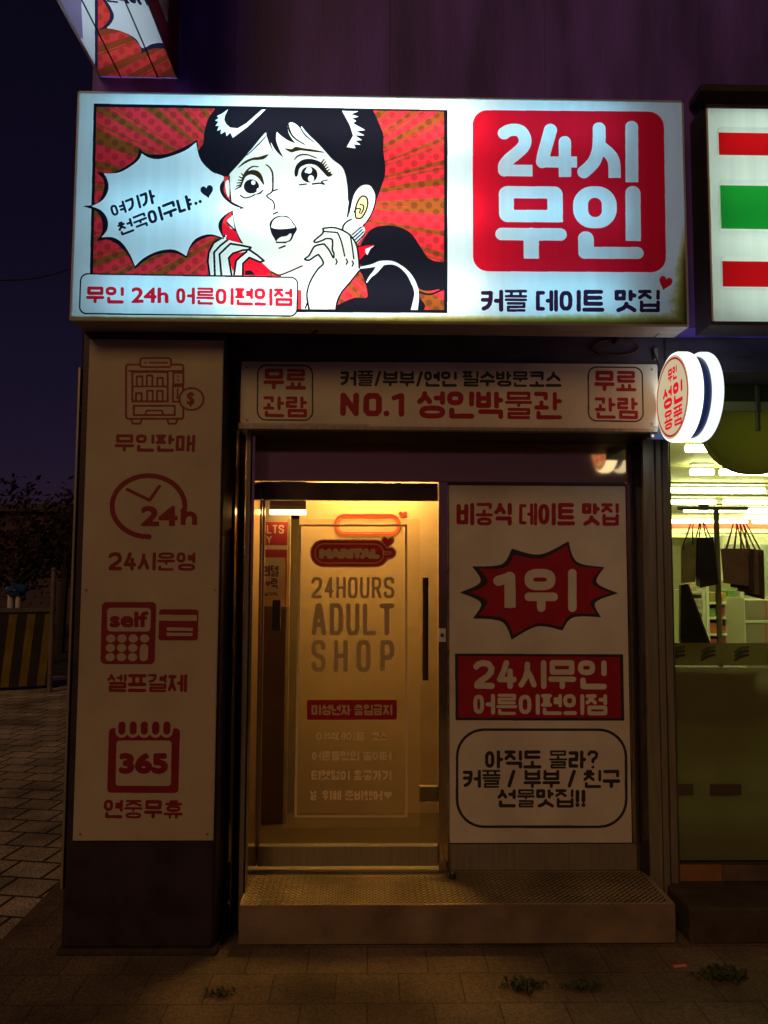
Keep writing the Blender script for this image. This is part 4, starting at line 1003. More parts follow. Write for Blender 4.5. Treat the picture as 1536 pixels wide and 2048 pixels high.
# ------------------------------------------------------------------ room behind the door
rm = thing('shop_room', 'warm lit room behind the glass door with a pale partition', 'room', (0, 5.2, .2))
warmw = mat('room_wall', (.75, .60, .42), .6, var=.1); brownw = mat('room_brown', (.20, .12, .075), .5, var=.25, scale=3); floorm = mat('room_floor', (.07, .05, .03), .35, var=.2)
RZ = 2.56
MB().box(-1.2, 1.6, DY+.13, 6.6, .12, STZ-.002).done('floor', floorm, rm)
MB().box(-1.2, 1.6, DY+.13, 6.6, RZ, RZ+.05).done('ceiling', warmw, rm)
MB().box(-1.2, -1.1, DY+.13, 6.6, STZ, RZ).done('wall', brownw, rm)
MB().box(1.5, 1.6, DY+.13, 6.6, STZ, RZ).done('wall', brownw, rm)
MB().box(-1.1, 1.5, 6.5, 6.6, STZ, RZ).done('wall', brownw, rm)
pX = PX(598, 1100, 5.15)
MB().box(pX, 1.5, 5.15, 5.25, STZ, RZ).done('partition', warmw, rm)
MB().box(-1.1, PX(577, 1300, 4.95), 4.95, 5.0, STZ, PZ(550, 1210, 4.95)-.01).done('counter', brownw, rm)
MB().box(-1.1, PX(577, 1300, 5.0), 5.005, 5.05, STZ, RZ-.25).done('display_wall', mat('room_display', (.45, .34, .2), .6), rm)
lm = emit('warm_lamp', (1.0, .56, .15), 115.0); lm2 = emit('warm_tube', (1.0, .68, .26), 16)
lp = thing('ceiling_lamp', 'bright warm panel lamp on the shop room ceiling', 'lamp', (.1, 4.85, RZ))
MB().box(-.30, .34, 4.96, 5.10, RZ-.03, RZ-.012, .003).done('diffuser', lm, lp)
MB().box(-.31, .35, 4.95, 5.11, RZ-.012, RZ-.001).done('lamp_body', white_plastic, lp)
tl_ = thing('strip_lamp', 'short warm light strip seen through the top left of the glass door', 'lamp', P(575, 1025, 4.9))
a_, b_ = P(540, 1024, 4.9), P(612, 1026, 4.9)
MB().box(a_.x, b_.x, 4.88, 4.92, a_.z-.016, a_.z+.014, .004).done('tube', lm2, tl_)
MB().box(a_.x, b_.x, 4.885, 4.915, a_.z+.015, RZ).done('hanger', brownw, tl_)
# posters inside
cv, X0, X1, Z0, Z1 = wall_canvas(4.985, 505, 1044, 574, 1212, um=548, vm=1130, cell=.0012)
ip = thing('adults_poster', 'red and white notice inside the door saying ADULTS ONLY', 'poster', ((X0+X1)/2, 4.985, Z0))
wpap = mat('poster_white', (.66, .55, .38), .6, var=.05); rpap = mat('poster_red', (.42, .02, .02), .6, var=.08)
f0 = cv.ink('paper', wpap); cv.lab[:] = f0; r0 = cv.ink('red_block', rpap); r1 = cv.ink('red_block', rpap); k0 = cv.ink('lettering#1', wpap); k1 = cv.ink('lettering#2', mat('poster_ink', (.10, .02, .03), .6))
cv.view(z11); cv.poly([(20, 225), (312, 230), (312, 405), (20, 402)], r0); cv.poly([(20, 432), (308, 436), (308, 495), (20, 492)], r0); cv.poly([(296, 495), (308, 495), (306, 852), (294, 852)], r0)
cv.text('ADULTS', (26, 256, 285, 318), k0, slots=True, wmax=1.26); cv.text('ONLY', (30, 336, 195, 390), k0, slots=True, wmax=1.26)
cv.text('마리텔', (64, 552, 246, 634), k1, 6); cv.text('극', (74, 644, 142, 720), k1, 6); cv.heart(168, 684, 38, 44, r0); cv.text('락', (188, 644, 240, 722), k1, 5); cv.text('마리텔극락', (60, 748, 240, 774), k1, 1.5)
cv.cut(ip)
MB().box(X0, X1, 4.9865, 5.004, Z0, Z1).done('backing', brownw, ip)
# logo on the partition
cv, X0, X1, Z0, Z1 = wall_canvas(5.146, 655, 1014, 830, 1075, um=740, vm=1040, cell=.0012)
lg = thing('wall_logo', 'red outlined capsule logo with a heart on the partition behind the door', 'sign', ((X0+X1)/2, 5.146, Z0))
lr = cv.ink('capsule_outline', mat('logo_red', (.62, .04, .03), .5)); lh = cv.ink('heart', MATS['logo_red']); cv.view(None)
cv.ring([(668, 1028), (802, 1028), (802, 1072), (668, 1072)], 21, 5, lr); cv.ring([(675, 1035.5), (796, 1035.5), (796, 1066), (675, 1066)], 14, 2, lr); cv.heart(806, 1029, 17, 14, lh)
cv.cut(lg, bare=0)

# ------------------------------------------------------------------ steel step
x0, x1 = G(478, 1812, STZ).x, G(1350, 1808, STZ).x; y0 = G(900, 1810, STZ).y
st = thing('entrance_step', 'checker plate steel step in front of the glass door', 'step', ((x0+x1)/2, (y0+DY)/2, 0))
def tread(nx, ny, w_, d_):
    X, Y_ = np.meshgrid(np.linspace(0, w_, nx), np.linspace(0, d_, ny)); H_ = np.zeros_like(X); p = .030
    for sgn, ox, oy in ((1, 0, 0), (-1, p/2, p/2)):
        cx_ = (X-ox) - p*np.round((X-ox)/p); cy_ = (Y_-oy)-p*np.round((Y_-oy)/p)
        a = (cx_+sgn*cy_)/1.414; b = (cx_-sgn*cy_)/1.414
        H_ = np.maximum(H_, np.clip(1-(a/.0125)**2-(b/.0038)**2, 0, 1)**.5*.0030)
    return X, Y_, H_
nx, ny = 560, 120
X, Y_, H_ = tread(nx, ny, x1-x0, DY-.02-y0)
vs = np.stack([X+x0, Y_+y0, H_+STZ], -1).reshape(-1, 3).tolist()
fs_ = [(j*nx+i, j*nx+i+1, (j+1)*nx+i+1, (j+1)*nx+i) for j in range(ny-1) for i in range(nx-1)]
pm = mat('checker_plate', (.46, .37, .22), .38, .35, var=.4, scale=4)
pydata('tread_plate', vs, fs_, pm, st, smooth=True)
m_ = MB().box(x0, x1, y0, y0+.008, .012, STZ-.0005, .002).box(x0, x0+.008, y0+.009, DY-.02, .012, STZ-.0005).box(x1-.008, x1, y0+.009, DY-.02, .012, STZ-.0005)
m_.done('riser', mat('step_riser', (.30, .225, .15), .6, .2, var=.4, scale=5, bump=.2, bscale=60), st)
MB().box(x0+.02, x1-.02, y0+.02, DY-.03, .0, .19).done('step_core', darkm, st)
MB().box(x0, xr, DY-.019, DY+.13, .05, STZ-.003).done('threshold', steel_dull, st)
ds = G(905, 1756, STZ+.003)
dk = thing('door_stop', 'small black rubber door stop on the step below the poster', 'door stop', ds)
MB().cyl(ds, ds+Vector((0, 0, .022)), .019, .015).done('rubber_foot', mat('rubber', (.02, .02, .02), .7), dk, smooth=True)
MB().cyl(ds+Vector((0, 0, .0225)), ds+Vector((0, 0, .03)), .008, .006).done('screw', steel_dull, dk, smooth=True)

# ------------------------------------------------------------------ round projecting sign
rx0 = 1.448; cY, cZ, rad = 3.62, PZ(1357, 795, 3.62), .216
rg = thing('round_sign', 'round white-rimmed lit sign with red lettering projecting beside the door', 'sign', (rx0+.07, 3.85, cZ))
def drum(xa, xb, r, bev, name, m):
    pts = [(xa, 0), (xa, r-bev), (xa+bev*.3, r-bev*.3), (xa+bev, r), (xb-bev, r), (xb-bev*.3, r-bev*.3), (xb, r-bev), (xb, 0)]
    n = 56; vs = []; fs_ = []
    for i in range(n):
        a = 2*math.pi*i/n
        for x, r_ in pts[1:-1]: vs.append((x, cY+r_*math.cos(a), cZ+r_*math.sin(a)))
    k_ = len(pts)-2
    for i in range(n):
        for j in range(k_-1): fs_.append((i*k_+j, i*k_+j+1, ((i+1) % n)*k_+j+1, ((i+1) % n)*k_+j))
    fs_.append([i*k_ for i in range(n)][::-1]); fs_.append([i*k_+k_-1 for i in range(n)])
    o = pydata(name, vs, fs_, m, rg); bm = bmesh.new(); bm.from_mesh(o.data); bmesh.ops.recalc_face_normals(bm, faces=bm.faces); bm.to_mesh(o.data); bm.free()
    o.data.polygons.foreach_set('use_smooth', [len(p.vertices) == 4 for p in o.data.polygons]); return o
rim_m = emit('glowing_rim', (1.0, 1.0, .93), 1.7)
drum(rx0, rx0+.066, rad, .014, 'rim', rim_m); drum(rx0+.0665, rx0+.1085, rad*.90, .004, 'core', mat('sign_blue', (.02, .05, .22), .4))
drum(rx0+.109, rx0+.158, rad, .012, 'rim', emit('glowing_rim_cool', (.86, .95, 1.0), 1.15))
cvr = Canvas((rx0-.002, cY+rad, cZ+rad), (0, -1, 0), (0, 0, -1), 2*rad, 2*rad, (-1, 0, 0), .0009); cvr.view('plane')
cream = emit('lit_cream', (.60, .50, .31), .95); rf = cvr.ink('sign_disc', cream); rr2 = cvr.ink('red_ring', emit('lit_red_ring', (.42, .015, .02), 1.0)); rt_ = cvr.ink('lettering#1', emit('lit_red', (.70, .010, .022), 1.0))
c_ = rad; cvr.ell(c_, c_, rad*.93, rad*.93, rf); cvr.ell(c_, c_, rad*.885, rad*.885, rr2); cvr.ell(c_, c_, rad*.835, rad*.835, rf)
g = lambda x, y, x2, y2: (c_+x*rad, c_+y*rad, c_+x2*rad, c_+y2*rad)
cvr.text('무인', g(-.18, -.66, .32, -.36), rt_, .006); cvr.text('성', g(-.50, -.28, .02, .20), rt_, wmax=.24); cvr.text('용', g(-.46, .25, .02, .68), rt_, wmax=.24)
cvr.text('인', g(.08, -.28, .60, .20), rt_, wmax=.24); cvr.text('품', g(.08, .25, .56, .68), rt_, wmax=.24)
cvr.cut(rg, bare=0)
MB().box(rx0+.05, rx0+.12, cY+rad*.85, BY-.001, cZ-.10, cZ+.10, .006).done('wall_bracket', MATS['sign_blue'], rg)
MB().box(rx0-.035, rx0+.16, BY-.014, BY-.0005, cZ-.17, cZ+.13, .004).done('wall_plate', MATS['sign_blue'], rg)
for z_ in (cZ-.15, cZ+.11): MB().cyl((rx0-.02, BY-.014, z_), (rx0-.02, BY-.022, z_), .008, n=8).done('bolt', steel, rg)
MB().tube([(rx0+.03, BY-.02, cZ+.13), (rx0+.02, BY-.03, cZ+.20), (rx0-.01, BY-.02, cZ+.30)], .004, 6).done('power_cord', darkm, rg, smooth=True)

# ------------------------------------------------------------------ convenience store: sign, window, room
Lx0 = PX(1421, 420, LY); sz1, sz0 = PZ(1430, 217, LY), PZ(1430, 642, LY)
ss = thing('striped_store_sign', 'white lit store sign with red, green and red stripes at the right edge', 'sign', (Lx0+.6, LY, sz0))
zs = lambda v: PZ(1440, v, LY)
wS = film('store_white', (.86, .93, .90), streak=True); rS = film('store_red', (.62, .006, .010), streak=False); gS = film('store_green', (.012, .30, .035), streak=False)
xe = 4.4; ix = Lx0+.055
prof = [(217, 0), (222, 0), (254, .0), (262, .012), (307, .012), (315, 0), (360, 0), (368, .012), (455, .012), (463, 0), (512, 0), (520, .012), (571, .012), (579, 0), (636, 0), (642, 0)]
vs = []; fs_ = []; ii = []
for v, d in prof:
    z = zs(v); vs += [(Lx0, LY, z), (ix-.014, LY, z), (ix, LY+d, z), (xe, LY+d, z)]
for i in range(len(prof)-1):
    for j in range(3):
        fs_.append((i*4+j, i*4+j+1, (i+1)*4+j+1, (i+1)*4+j)[::-1])
        ii.append({3: 1, 7: 2, 11: 1}.get(i, 0) if j == 2 else 0)
pydata('sign_face', vs, fs_, [wS, rS, gS], ss, ii)
m_ = MB(); SB = CY-.003
m_.box(Lx0-.01, Lx0, LY+.0, SB, sz0-.012, sz1+.012).box(Lx0-.01, xe, LY+.03, SB, sz1+.0, sz1+.012).box(Lx0-.01, xe, SB-.008, SB, sz0, sz1)
m_.done('housing', MATS['box_inside_white'], ss)
MB().box(Lx0-.016, Lx0-.0105, LY-.004, SB, sz0-.02, sz1+.02).box(Lx0-.016, xe, LY-.004, LY+.028, sz1+.002, sz1+.02).box(Lx0-.0105, xe, LY-.004, SB-.01, sz0-.02, sz0-.002).done('dark_frame', darkm, ss)
tS = emit('store_sign_tube', (.80, 1.0, .86), 4.2)
for zf in (.12, .37, .63, .88):
    MB().cyl((Lx0+.06, SB-.05, sz0+(sz1-sz0)*zf), (xe-.1, SB-.05, sz0+(sz1-sz0)*zf), .014, n=10).done('fluorescent_tube', tS, ss, smooth=True)
MB().box(Lx0-.02, xe, LY+.02, CY-.004, sz1+.10, sz1+.14, .004).done('rain_cover', darkm, ss)

gX0 = PX(1350, 1200, GY)
sw = thing('store_window', 'tall store window with a clear upper pane and a frosted lower half', 'window', (gX0+1, GY, .25))
wz1, wzb, wzf, wz0 = PZ(1440, 738, GY), PZ(1440, 1286, GY), PZ(1440, 1331, GY), PZ(1440, 1716, GY)
MB().box(gX0-.012, 4.6, GY, GY+.010, wz0-.02, wz1+.03).done('glass_pane', glass('store_glass', (.90, .93, .78)), sw)
MB().box(PX(1317, 1200, 4.05), PX(1329, 1200, 4.05), 4.05, 4.15, .1, SZ+.35, .004).box(PX(1331, 1200, 4.07), PX(1345, 1200, 4.07), 4.07, 4.16, .1, SZ+.35, .004).done('frame_post', steel_dull, sw)
MB().box(PX(1346, 1200, 4.08), gX0-.013, 4.085, 4.17, .1, SZ+.35).done('frame_post', mat('green_steel', (.20, .19, .10), .4, .5, var=.3), sw)
fr_m = vinyl('frosted_lower', (.33, .30, .20), .12)
# lower film with a soft torn patch pattern; upper band with three-colour marks
cv, X0, X1, Z0, Z1 = wall_canvas(GY+.013, 1349, 1286, 1600, 1331, um=1440, vm=1310, cell=.0015)
bdm = vinyl('band_film', (.30, .29, .13), .18); f0 = cv.ink('band', bdm); cv.lab[:] = f0
c1, c2, c3 = (cv.ink('stripe_mark#1', vinyl(n_, c_, .1)) for n_, c_ in (('mark_grey', (.16, .13, .12)), ('mark_green', (.05, .14, .03)), ('mark_purple', (.12, .05, .10))))
cv.view((1290, 880, 4.268))
for x_ in (215, 475, 762, 1045, 1330):
    for dy, cc in ((0, c1), (32, c2), (66, c3)):
        cv.stroke(cm([(x_+8, 1812+dy), (x_+55, 1782+dy), (x_+118, 1768+dy)]), [22, 30, 22], cc)
cv.cut(sw)
MB().box(gX0-.01, 4.6, GY+.012, GY+.018, wz0-.016, wzf-.012).done('frosted_film', vinyl('frosted_grey', (.55, .52, .42), .6), sw)
for k_, (u0, u1, v0, v1, y_) in enumerate(((1340, 1512, 1346, 1452, .03), (1505, 1640, 1372, 1446, .05), (1330, 1600, 1600, 1730, .16))):
    p0, p1 = P(u0, v1, GY+y_), P(u1, v0, GY+y_)
    sb = thing('stock_box', ('dark stock box pressed against the frosted glass under the window band', 'smaller dark stock box beside the first behind the frosted glass', 'long low stock box behind the frosted glass near the floor')[k_], 'box', ((p0.x+p1.x)/2, GY+y_+.2, p0.z), 'stock boxes behind the frosted glass')
    MB().box(p0.x, p1.x, GY+y_, GY+y_+.4, p0.z, p1.z, .015).done('box_body', mat('stock_box', (.06, .05, .03), .7, var=.3), sb)
    MB().box(p0.x-.008, p1.x+.008, GY+y_-.004, GY+y_+.404, p1.z+.001, p1.z+.012, .003).done('lid', mat('stock_lid', (.09, .08, .05), .7), sb)
for u0, u1, v0, v1 in ((1353, 1386, 1568, 1590), (1420, 1482, 1568, 1590)):
    MB().box(PX(u0, 1580, GY), PX(u1, 1580, GY), GY-.004, GY-.001, PZ(1420, v1, GY), PZ(1420, v0, GY), .0008).done('brown_sticker', mat('sticker_brown', (.10, .07, .03), .5, var=.3), sw)
MB().box(gX0-.012, 4.6, GY-.02, GY+.04, PZ(1440, 1724, GY), wz0-.021, .003).done('bottom_rail', steel, sw)
MB().box(gX0-.012, PX(1442, 1740, GY), GY-.015, GY+.04, .171, PZ(1440, 1724, GY)-.001, .003).done('kick_tile', mat('orange_tile', (.30, .14, .06), .5, var=.3, scale=8), sw)
MB().box(PX(1443, 1740, GY), 4.6, GY-.012, GY+.04, .171, PZ(1440, 1724, GY)-.001, .003).done('kick_panel', mat('brown_panel', (.16, .11, .085), .5, var=.3, scale=8), sw)
slm = mat('slab_concrete', (.075, .055, .04), .85, var=.35, scale=9, bump=.5, bscale=80)
sy = G(1450, 1815, .172).y
pb = MB().box(G(1378, 1815, .172).x, 9, sy, GY+.3, 0, .170, .012, seg=2).done('store_plinth', slm, origin=(2.5, 3.8, 0)); tag(pb, 'low concrete plinth under the store window', 'plinth')

# store room
rmS = thing('store_room', 'bright yellow-green lit store interior behind the right window', 'room', (4.5, 9, .25))
yw = mat('store_wall', (.74, .72, .50), .6, var=.06); yf = mat('store_floor', (.62, .60, .46), .3, var=.1)
sx0, sx1, sye = 1.60, 9.4, 13.8; scz = 2.66
MB().box(sx0, sx1, GY+.05, sye, .2, .25).done('floor', yf, rmS)
m_ = MB(); y = GY+.05
m_.box(sx0, sx1, GY+.05, sye, scz, scz+.05); m_.done('ceiling', yw, rmS)
m_ = MB()
for k_ in range(8): m_.box(sx0+.1, sx1, 5.1+k_*1.22, 5.12+k_*1.22, scz-.02, scz-.0005)
m_.done('ceiling_joints', mat('joint_olive', (.35, .33, .18), .6), rmS)
MB().box(sx0-.1, sx0, GY+.12, sye, .2, scz+.3).done('wall', yw, rmS); MB().box(sx1, sx1+.1, GY+.05, sye, .2, scz+.3).done('wall', yw, rmS); MB().box(sx0, sx1, sye, sye+.1, .2, scz+.3).done('wall', yw, rmS)
zr = lambda v, Y: PZ(1440, v, Y)
MB().box(sx0, sx1, 12.6, 12.66, zr(1075, 12.6), scz-.001).done('bulkhead', yw, rmS)
MB().box(sx0, sx1, 12.585, 12.598, zr(1057, 12.6), zr(1036, 12.6)).box(sx0, sx1, 12.585, 12.598, zr(1028, 12.6), zr(1022, 12.6)).done('red_stripe', mat('store_red_paint', (.60, .06, .03), .5, var=.05), rmS)
lt_m = emit('store_tube', (1.0, 1.0, .55), 30.0)
for v_, Y, sg_ in ((848, 4.5, ((1378, 1598),)), (863, 5.0, ((1372, 1598),)), (916, 6.2, ((1381, 1425), (1440, 1570))), (957, 7.6, ((1340, 1528), (1545, 1640))), (983, 8.9, ((1340, 1430), (1446, 1600))), (1002, 10.1, ((1368, 1600),)), (1017, 11.3, ((1490, 1640),)), (1034, 12.4, ((1340, 1428), (1436, 1494), (1505, 1600)))):  # the two nearest rows are added out of view to brighten the shelves
    rown = globals().get('rown', 0)+1
    for k_, (a, b) in enumerate(sg_):
        pa, pb_ = PX(a, v_, Y), PX(b, v_, Y)
        L_o = thing('tube_lamp', 'white ceiling tube, %s row from the store window, %s' % (('added nearest', 'second', 'third', 'fourth', 'fifth', 'sixth', 'seventh', 'eighth')[rown-1], 'full row' if len(sg_) == 1 else ('left piece', 'next piece', 'right end piece')[k_]), 'lamp', ((pa+pb_)/2, Y, scz), 'ceiling tubes in the store')
        MB().cyl((pa, Y, scz-.075), (pb_, Y, scz-.075), .026, n=10).done('tube', lt_m, L_o, smooth=True)
        MB().box(pa, pb_, Y-.04, Y+.04, scz-.022, scz-.003, .004).done('fitting', white_plastic, L_o)
#TAIL
# store things behind the glass
dark_olive = vinyl('disc_olive', (.22, .22, .06), .55)
dc = P(1500, 850, 4.20); dr = 101/F*4.20
ds_ = thing('round_window_sign', 'dark olive round sign back hanging inside the store window', 'sign', dc)
MB().cyl((dc.x, 4.17, dc.z), (dc.x, 4.23, dc.z), dr, n=56).done('disc', dark_olive, ds_, smooth=True)
bm_ = MB()
n_ = 56; ring_ = [(dc.x+dr*1.01*math.cos(2*math.pi*k/n_), 4.168, dc.z+dr*1.01*math.sin(2*math.pi*k/n_)) for k in range(n_+1)]
bm_.tube(ring_, .007, 6).done('edge_trim', mat('olive_trim', (.26, .27, .06), .4), ds_, smooth=True)
hp = PX(1513, 800, 4.16)
MB().box(hp-.012, hp+.012, 4.14, 4.162, PZ(1513, 862, 4.16), PZ(1513, 756, 4.16), .003).box(hp-.03, hp+.03, 4.14, 4.162, PZ(1513, 770, 4.16), PZ(1513, 758, 4.16), .003).done('hanger_arm', mat('hanger_grey', (.30, .30, .22), .4, .6), ds_)
pp = P(1436, 1140, 4.3)
pole = thing('display_pole', 'grey upright pole with a cross rail behind the store window', 'pole', (pp.x, 4.3, .25))
gp = mat('pole_grey', (.34, .35, .24), .45, .3, var=.15)
MB().box(pp.x-.012, pp.x+.012, 4.29, 4.315, .25, PZ(1436, 1014, 4.3), .003).done('upright', gp, pole)
MB().box(PX(1352, 1017, 4.3), PX(1492, 1017, 4.3), 4.27, 4.288, PZ(1420, 1021, 4.3), PZ(1420, 1013, 4.3), .003).box(PX(1392, 1017, 4.3), PX(1410, 1017, 4.3), 4.25, 4.269, PZ(1420, 1022, 4.3), PZ(1420, 1010, 4.3)).done('cross_rail', gp, pole)
MB().box(PX(1362, 1066, 4.3), PX(1536, 1066, 4.3), 4.292, 4.298, PZ(1420, 1067.5, 4.3), PZ(1420, 1065.5, 4.3)).done('wire_rail', gp, pole)
def bag(name, label, quad_f, depth, m, mside, handles, hm, Y):
    """paper bag: front quad given as photo corners TL,TR,BR,BL at depth Y, real thickness behind"""
    fpt = [P(u, v, Y) for u, v in quad_f]; c = sum(fpt, Vector())/4
    t = thing(name, label, 'bag', (c.x, Y, fpt[2].z), 'paper bags hanging in the store window')
    b = [p+Vector((depth[0], depth[1], 0)) for p in fpt]
    for p in b[2:]: p.z += .01
    mid = [(fpt[i]+b[i])/2 for i in range(4)]; mid[0].x += .012; mid[3].x += .004; mid[1].x -= .012
    vs = fpt+b+mid
    fs_ = [(0, 3, 2, 1), (4, 5, 6, 7), (0, 8, 11, 3), (8, 4, 7, 11), (1, 2, 10, 9), (9, 10, 6, 5), (3, 11, 10, 2), (11, 7, 6, 10)]
    pydata('paper_body', vs, fs_, [m, mside], t, [0, 0, 1, 1, 1, 1, 1, 1])
    for hu in handles:
        for off in (0, 1):
            a = fpt[0].lerp(fpt[1], hu[0])+Vector((depth[0], depth[1], 0))*off*.9; e = fpt[0].lerp(fpt[1], hu[1])+Vector((depth[0], depth[1], 0))*off*.9
            topp = P(hu[2], hu[3], Y+.03)
            MB().tube([a-Vector((0, 0, .03)), a, a.lerp(topp, .6)+Vector((.0, 0, .012)), topp+Vector((-.008, 0, .0)), topp+Vector((.008, 0, 0)), e.lerp(topp, .6)+Vector((0, 0, .012)), e, e-Vector((0, 0, .03))], .0035, 6).done('handle', hm, t, smooth=True)
    return t
blk = mat('bag_black', (.030, .030, .022), .35, var=.3, scale=20, bump=.3, bscale=25); gry = mat('bag_grey_green', (.42, .43, .26), .55, var=.35, scale=12, bump=.3, bscale=20)
pur = mat('bag_purple_brown', (.34, .22, .20), .5, var=.2, scale=14, bump=.3, bscale=18); purd = mat('bag_purple_dark', (.10, .065, .07), .5, var=.2); pnk = mat('ribbon_pink', (.50, .16, .16), .5)
cord = mat('cord_dark', (.07, .05, .035), .6)
bag('paper_bag', 'grey-green paper bag turned sideways at the left of the store window', [(1362, 1092), (1393, 1075), (1391, 1164), (1362, 1166)], (.05, .12), gry, blk, [(.15, .75, 1386, 1042)], cord, 4.26)
bag('paper_bag', 'glossy black paper bag hanging in front of the pole in the store window', [(1395, 1076), (1427, 1074), (1437, 1168), (1400, 1176)], (.03, .12), blk, blk, [(.1, .8, 1403, 1042)], cord, 4.22)
for k_ in range(4):
    bag('paper_bag', ['wide purple-brown paper bag with pink ribbon handles, front of its row', 'second purple-brown bag edge right behind the widest one', 'third purple-brown bag edge from the front of the row', 'rearmost purple-brown bag at the right of the row'][k_],
        [(1444+k_*14 if k_ else 1441, 1097+k_*1), (1496+k_*10, 1097+k_), (1497+k_*10.5, 1172+k_*9), (1447+k_*14, 1166+k_*8)], (.02, .03), pur if k_ % 2 == 0 else purd, purd, [(.2, .85, 1470+k_*6, 1044)], pnk, 4.24+k_*.04)
pb2 = thing('leaning_board', 'black display board leaning at the lower left of the store window', 'board', P(1385, 1284, 4.2))
qd = [P(u, v, 4.18) for u, v in ((1362, 1170), (1376, 1168), (1420, 1286), (1361, 1286))]
MB().prism(qd, (0.01, .05, 0)).done('panel', mat('board_black', (.025, .022, .014), .3, var=.3, scale=9), pb2)
MB().prism([P(u, v, 4.178) for u, v in ((1376, 1172), (1379, 1172), (1421, 1286), (1417, 1286))], (0, .004, 0)).done('edge_strip', mat('board_edge_dark', (.09, .08, .05), .3), pb2)
# shelving with packets
shm = mat('shelf_cream', (.80, .80, .62), .45, var=.04)
SYb = 6.6
def shelf_unit(label, u0, u1, vtop, rows, back, dpt=.36, Y=SYb):
    a, b = PX(u0, 1200, Y), PX(u1, 1200, Y); zt = PZ((u0+u1)/2, vtop, Y)
    t = thing('shelf_unit', label, 'shelf', ((a+b)/2, Y+dpt/2, .25), 'cream store shelves')
    for x in (a, b-.03): MB().box(x, x+.03, Y, Y+dpt, .25, zt, .004).done('side_panel', shm, t)
    zz_ = [PZ((u0+u1)/2, v, Y) for v in rows]
    for z in zz_+[.45]: MB().box(a+.03, b-.03, Y+.005, Y+dpt, z-.022, z, .003).done('shelf', shm, t)
    MB().box(a+.03, b-.03, Y+dpt, Y+dpt+.015, .25, zt).done('back_panel', back, t)
    return a+.035, b-.035, zz_
a, b, zz_ = shelf_unit('open cream shelf of small snack packets right of the pole', 1412, 1488, 1160, (1204, 1234, 1267, 1300, 1340), mat('shelf_back', (.22, .18, .10), .6))
cols = [(.62, .16, .05), (.60, .36, .06), (.70, .66, .52), (.30, .05, .05), (.08, .12, .30), (.45, .38, .10), (.58, .08, .14), (.20, .40, .10)]
pk = [mat('packet_%d' % i, c, .4, var=.15, scale=30) for i, c in enumerate(cols)]
names = ['red', 'amber', 'white', 'maroon', 'blue', 'ochre', 'pink', 'green']
rq = random.Random(3)
for r_, z in enumerate(zz_[:4]):
    x = a+.005; k_ = 0
    while x < b-.04:
        wd = min(rq.uniform(.05, .10), b-x); hh = rq.uniform(.06, .105); c = rq.randrange(8)
        if wd < .04: break
        o = MB().box(x, x+wd-.006, SYb+.03, SYb+.18, z+.001, z+hh, .006).done('snack_box', pk[c], origin=(x+wd/2, SYb+.1, z))
        tag(o, '%s snack box number %d from the left on the %s row of the cream shelf' % (names[c], k_+1, ('top', 'second', 'third', 'lowest')[r_]), 'box', 'snack boxes on the store shelf')
        x += wd; k_ += 1
a, b, zz_ = shelf_unit('narrow cream rack with wire basket fronts behind the leaning board', 1372, 1411, 1180, (1184, 1222, 1262, 1300), mat('shelf_back', (.22, .18, .10), .6), .3, 6.5)
for z in zz_[:3]:
    m_ = MB()
    for k_ in range(7):
        x = a+(b-a)*k_/6; m_.cyl((x, 6.48, z), (x, 6.48, z+.10), .004, n=6)
    for h_ in (.0, .05, .10): m_.cyl((a, 6.48, z+h_), (b, 6.48, z+h_), .004, n=6)
    wb = m_.done('wire_basket', shm, origin=((a+b)/2, 6.5, z)); tag(wb, 'cream wire basket front on the narrow rack, %s' % {0: 'top one', 1: 'middle one', 2: 'lowest one'}[zz_.index(z)], 'basket', 'wire baskets on the rack')
for r_, z in enumerate(zz_[:3]):
    o = MB().box(a+.01, b-.02, 6.53, 6.66, z+.001, z+.075, .01).done('snack_box', pk[(1, 0, 5)[r_]], origin=((a+b)/2, 6.6, z)); tag(o, '%s packet lying in the %s wire basket of the narrow rack' % (names[(1, 0, 5)[r_]], ('top', 'middle', 'lowest')[r_]), 'box', 'snack boxes on the store shelf')
ctn = mat('carton_grey', (.42, .37, .26), .7, var=.12)
for k_, (v0, v1) in enumerate(((1200, 1240), (1247, 1290), (1297, 1345))):
    x0_, x1_ = PX(1491, v0, 6.3), PX(1560, v0, 6.3); t0, t1_ = PZ(1510, v0, 6.3), PZ(1510, v1, 6.3)
    t = thing('carton', 'grey-brown carton on a shelf at the right end, %s one' % ('topmost', 'middle', 'lowest')[k_], 'carton', ((x0_+x1_)/2, 6.5, t1_), 'cartons at the right end')
    MB().box(x0_, x1_, 6.3, 6.62, t1_, t0, .004).done('carton_body', ctn, t)
    MB().box(x0_+.16, x0_+.175, 6.2985, 6.2998, t1_+.005, t0-.005).done('tape', mat('carton_tape', (.62, .16, .22), .4), t)
t = thing('display_table', 'cream shelf stand holding three grey-brown cartons', 'shelf', (PX(1525, 1200, 6.3), 6.45, .25))
for v_ in (1241.5, 1291.5, 1346.5):
    z = PZ(1510, v_, 6.3); MB().box(PX(1490, 1200, 6.3), PX(1562, 1200, 6.3), 6.29, 6.64, z-.02, z+.004, .003).done('shelf', shm, t)
for u_ in (1489, 1562): MB().box(PX(u_, 1200, 6.3)-.012, PX(u_, 1200, 6.3), 6.29, 6.64, .25, PZ(1510, 1196, 6.3), .003).done('side_panel', shm, t)
fz = thing('drinks_cooler', 'pale tall cooler standing against the far wall of the store', 'cooler', (PX(1520, 1200, 12), 12.2, .25))
MB().box(PX(1440, 1200, 12), PX(1640, 1200, 12), 11.9, 12.5, .25, 2.35, .02).done('cabinet', shm, fz)
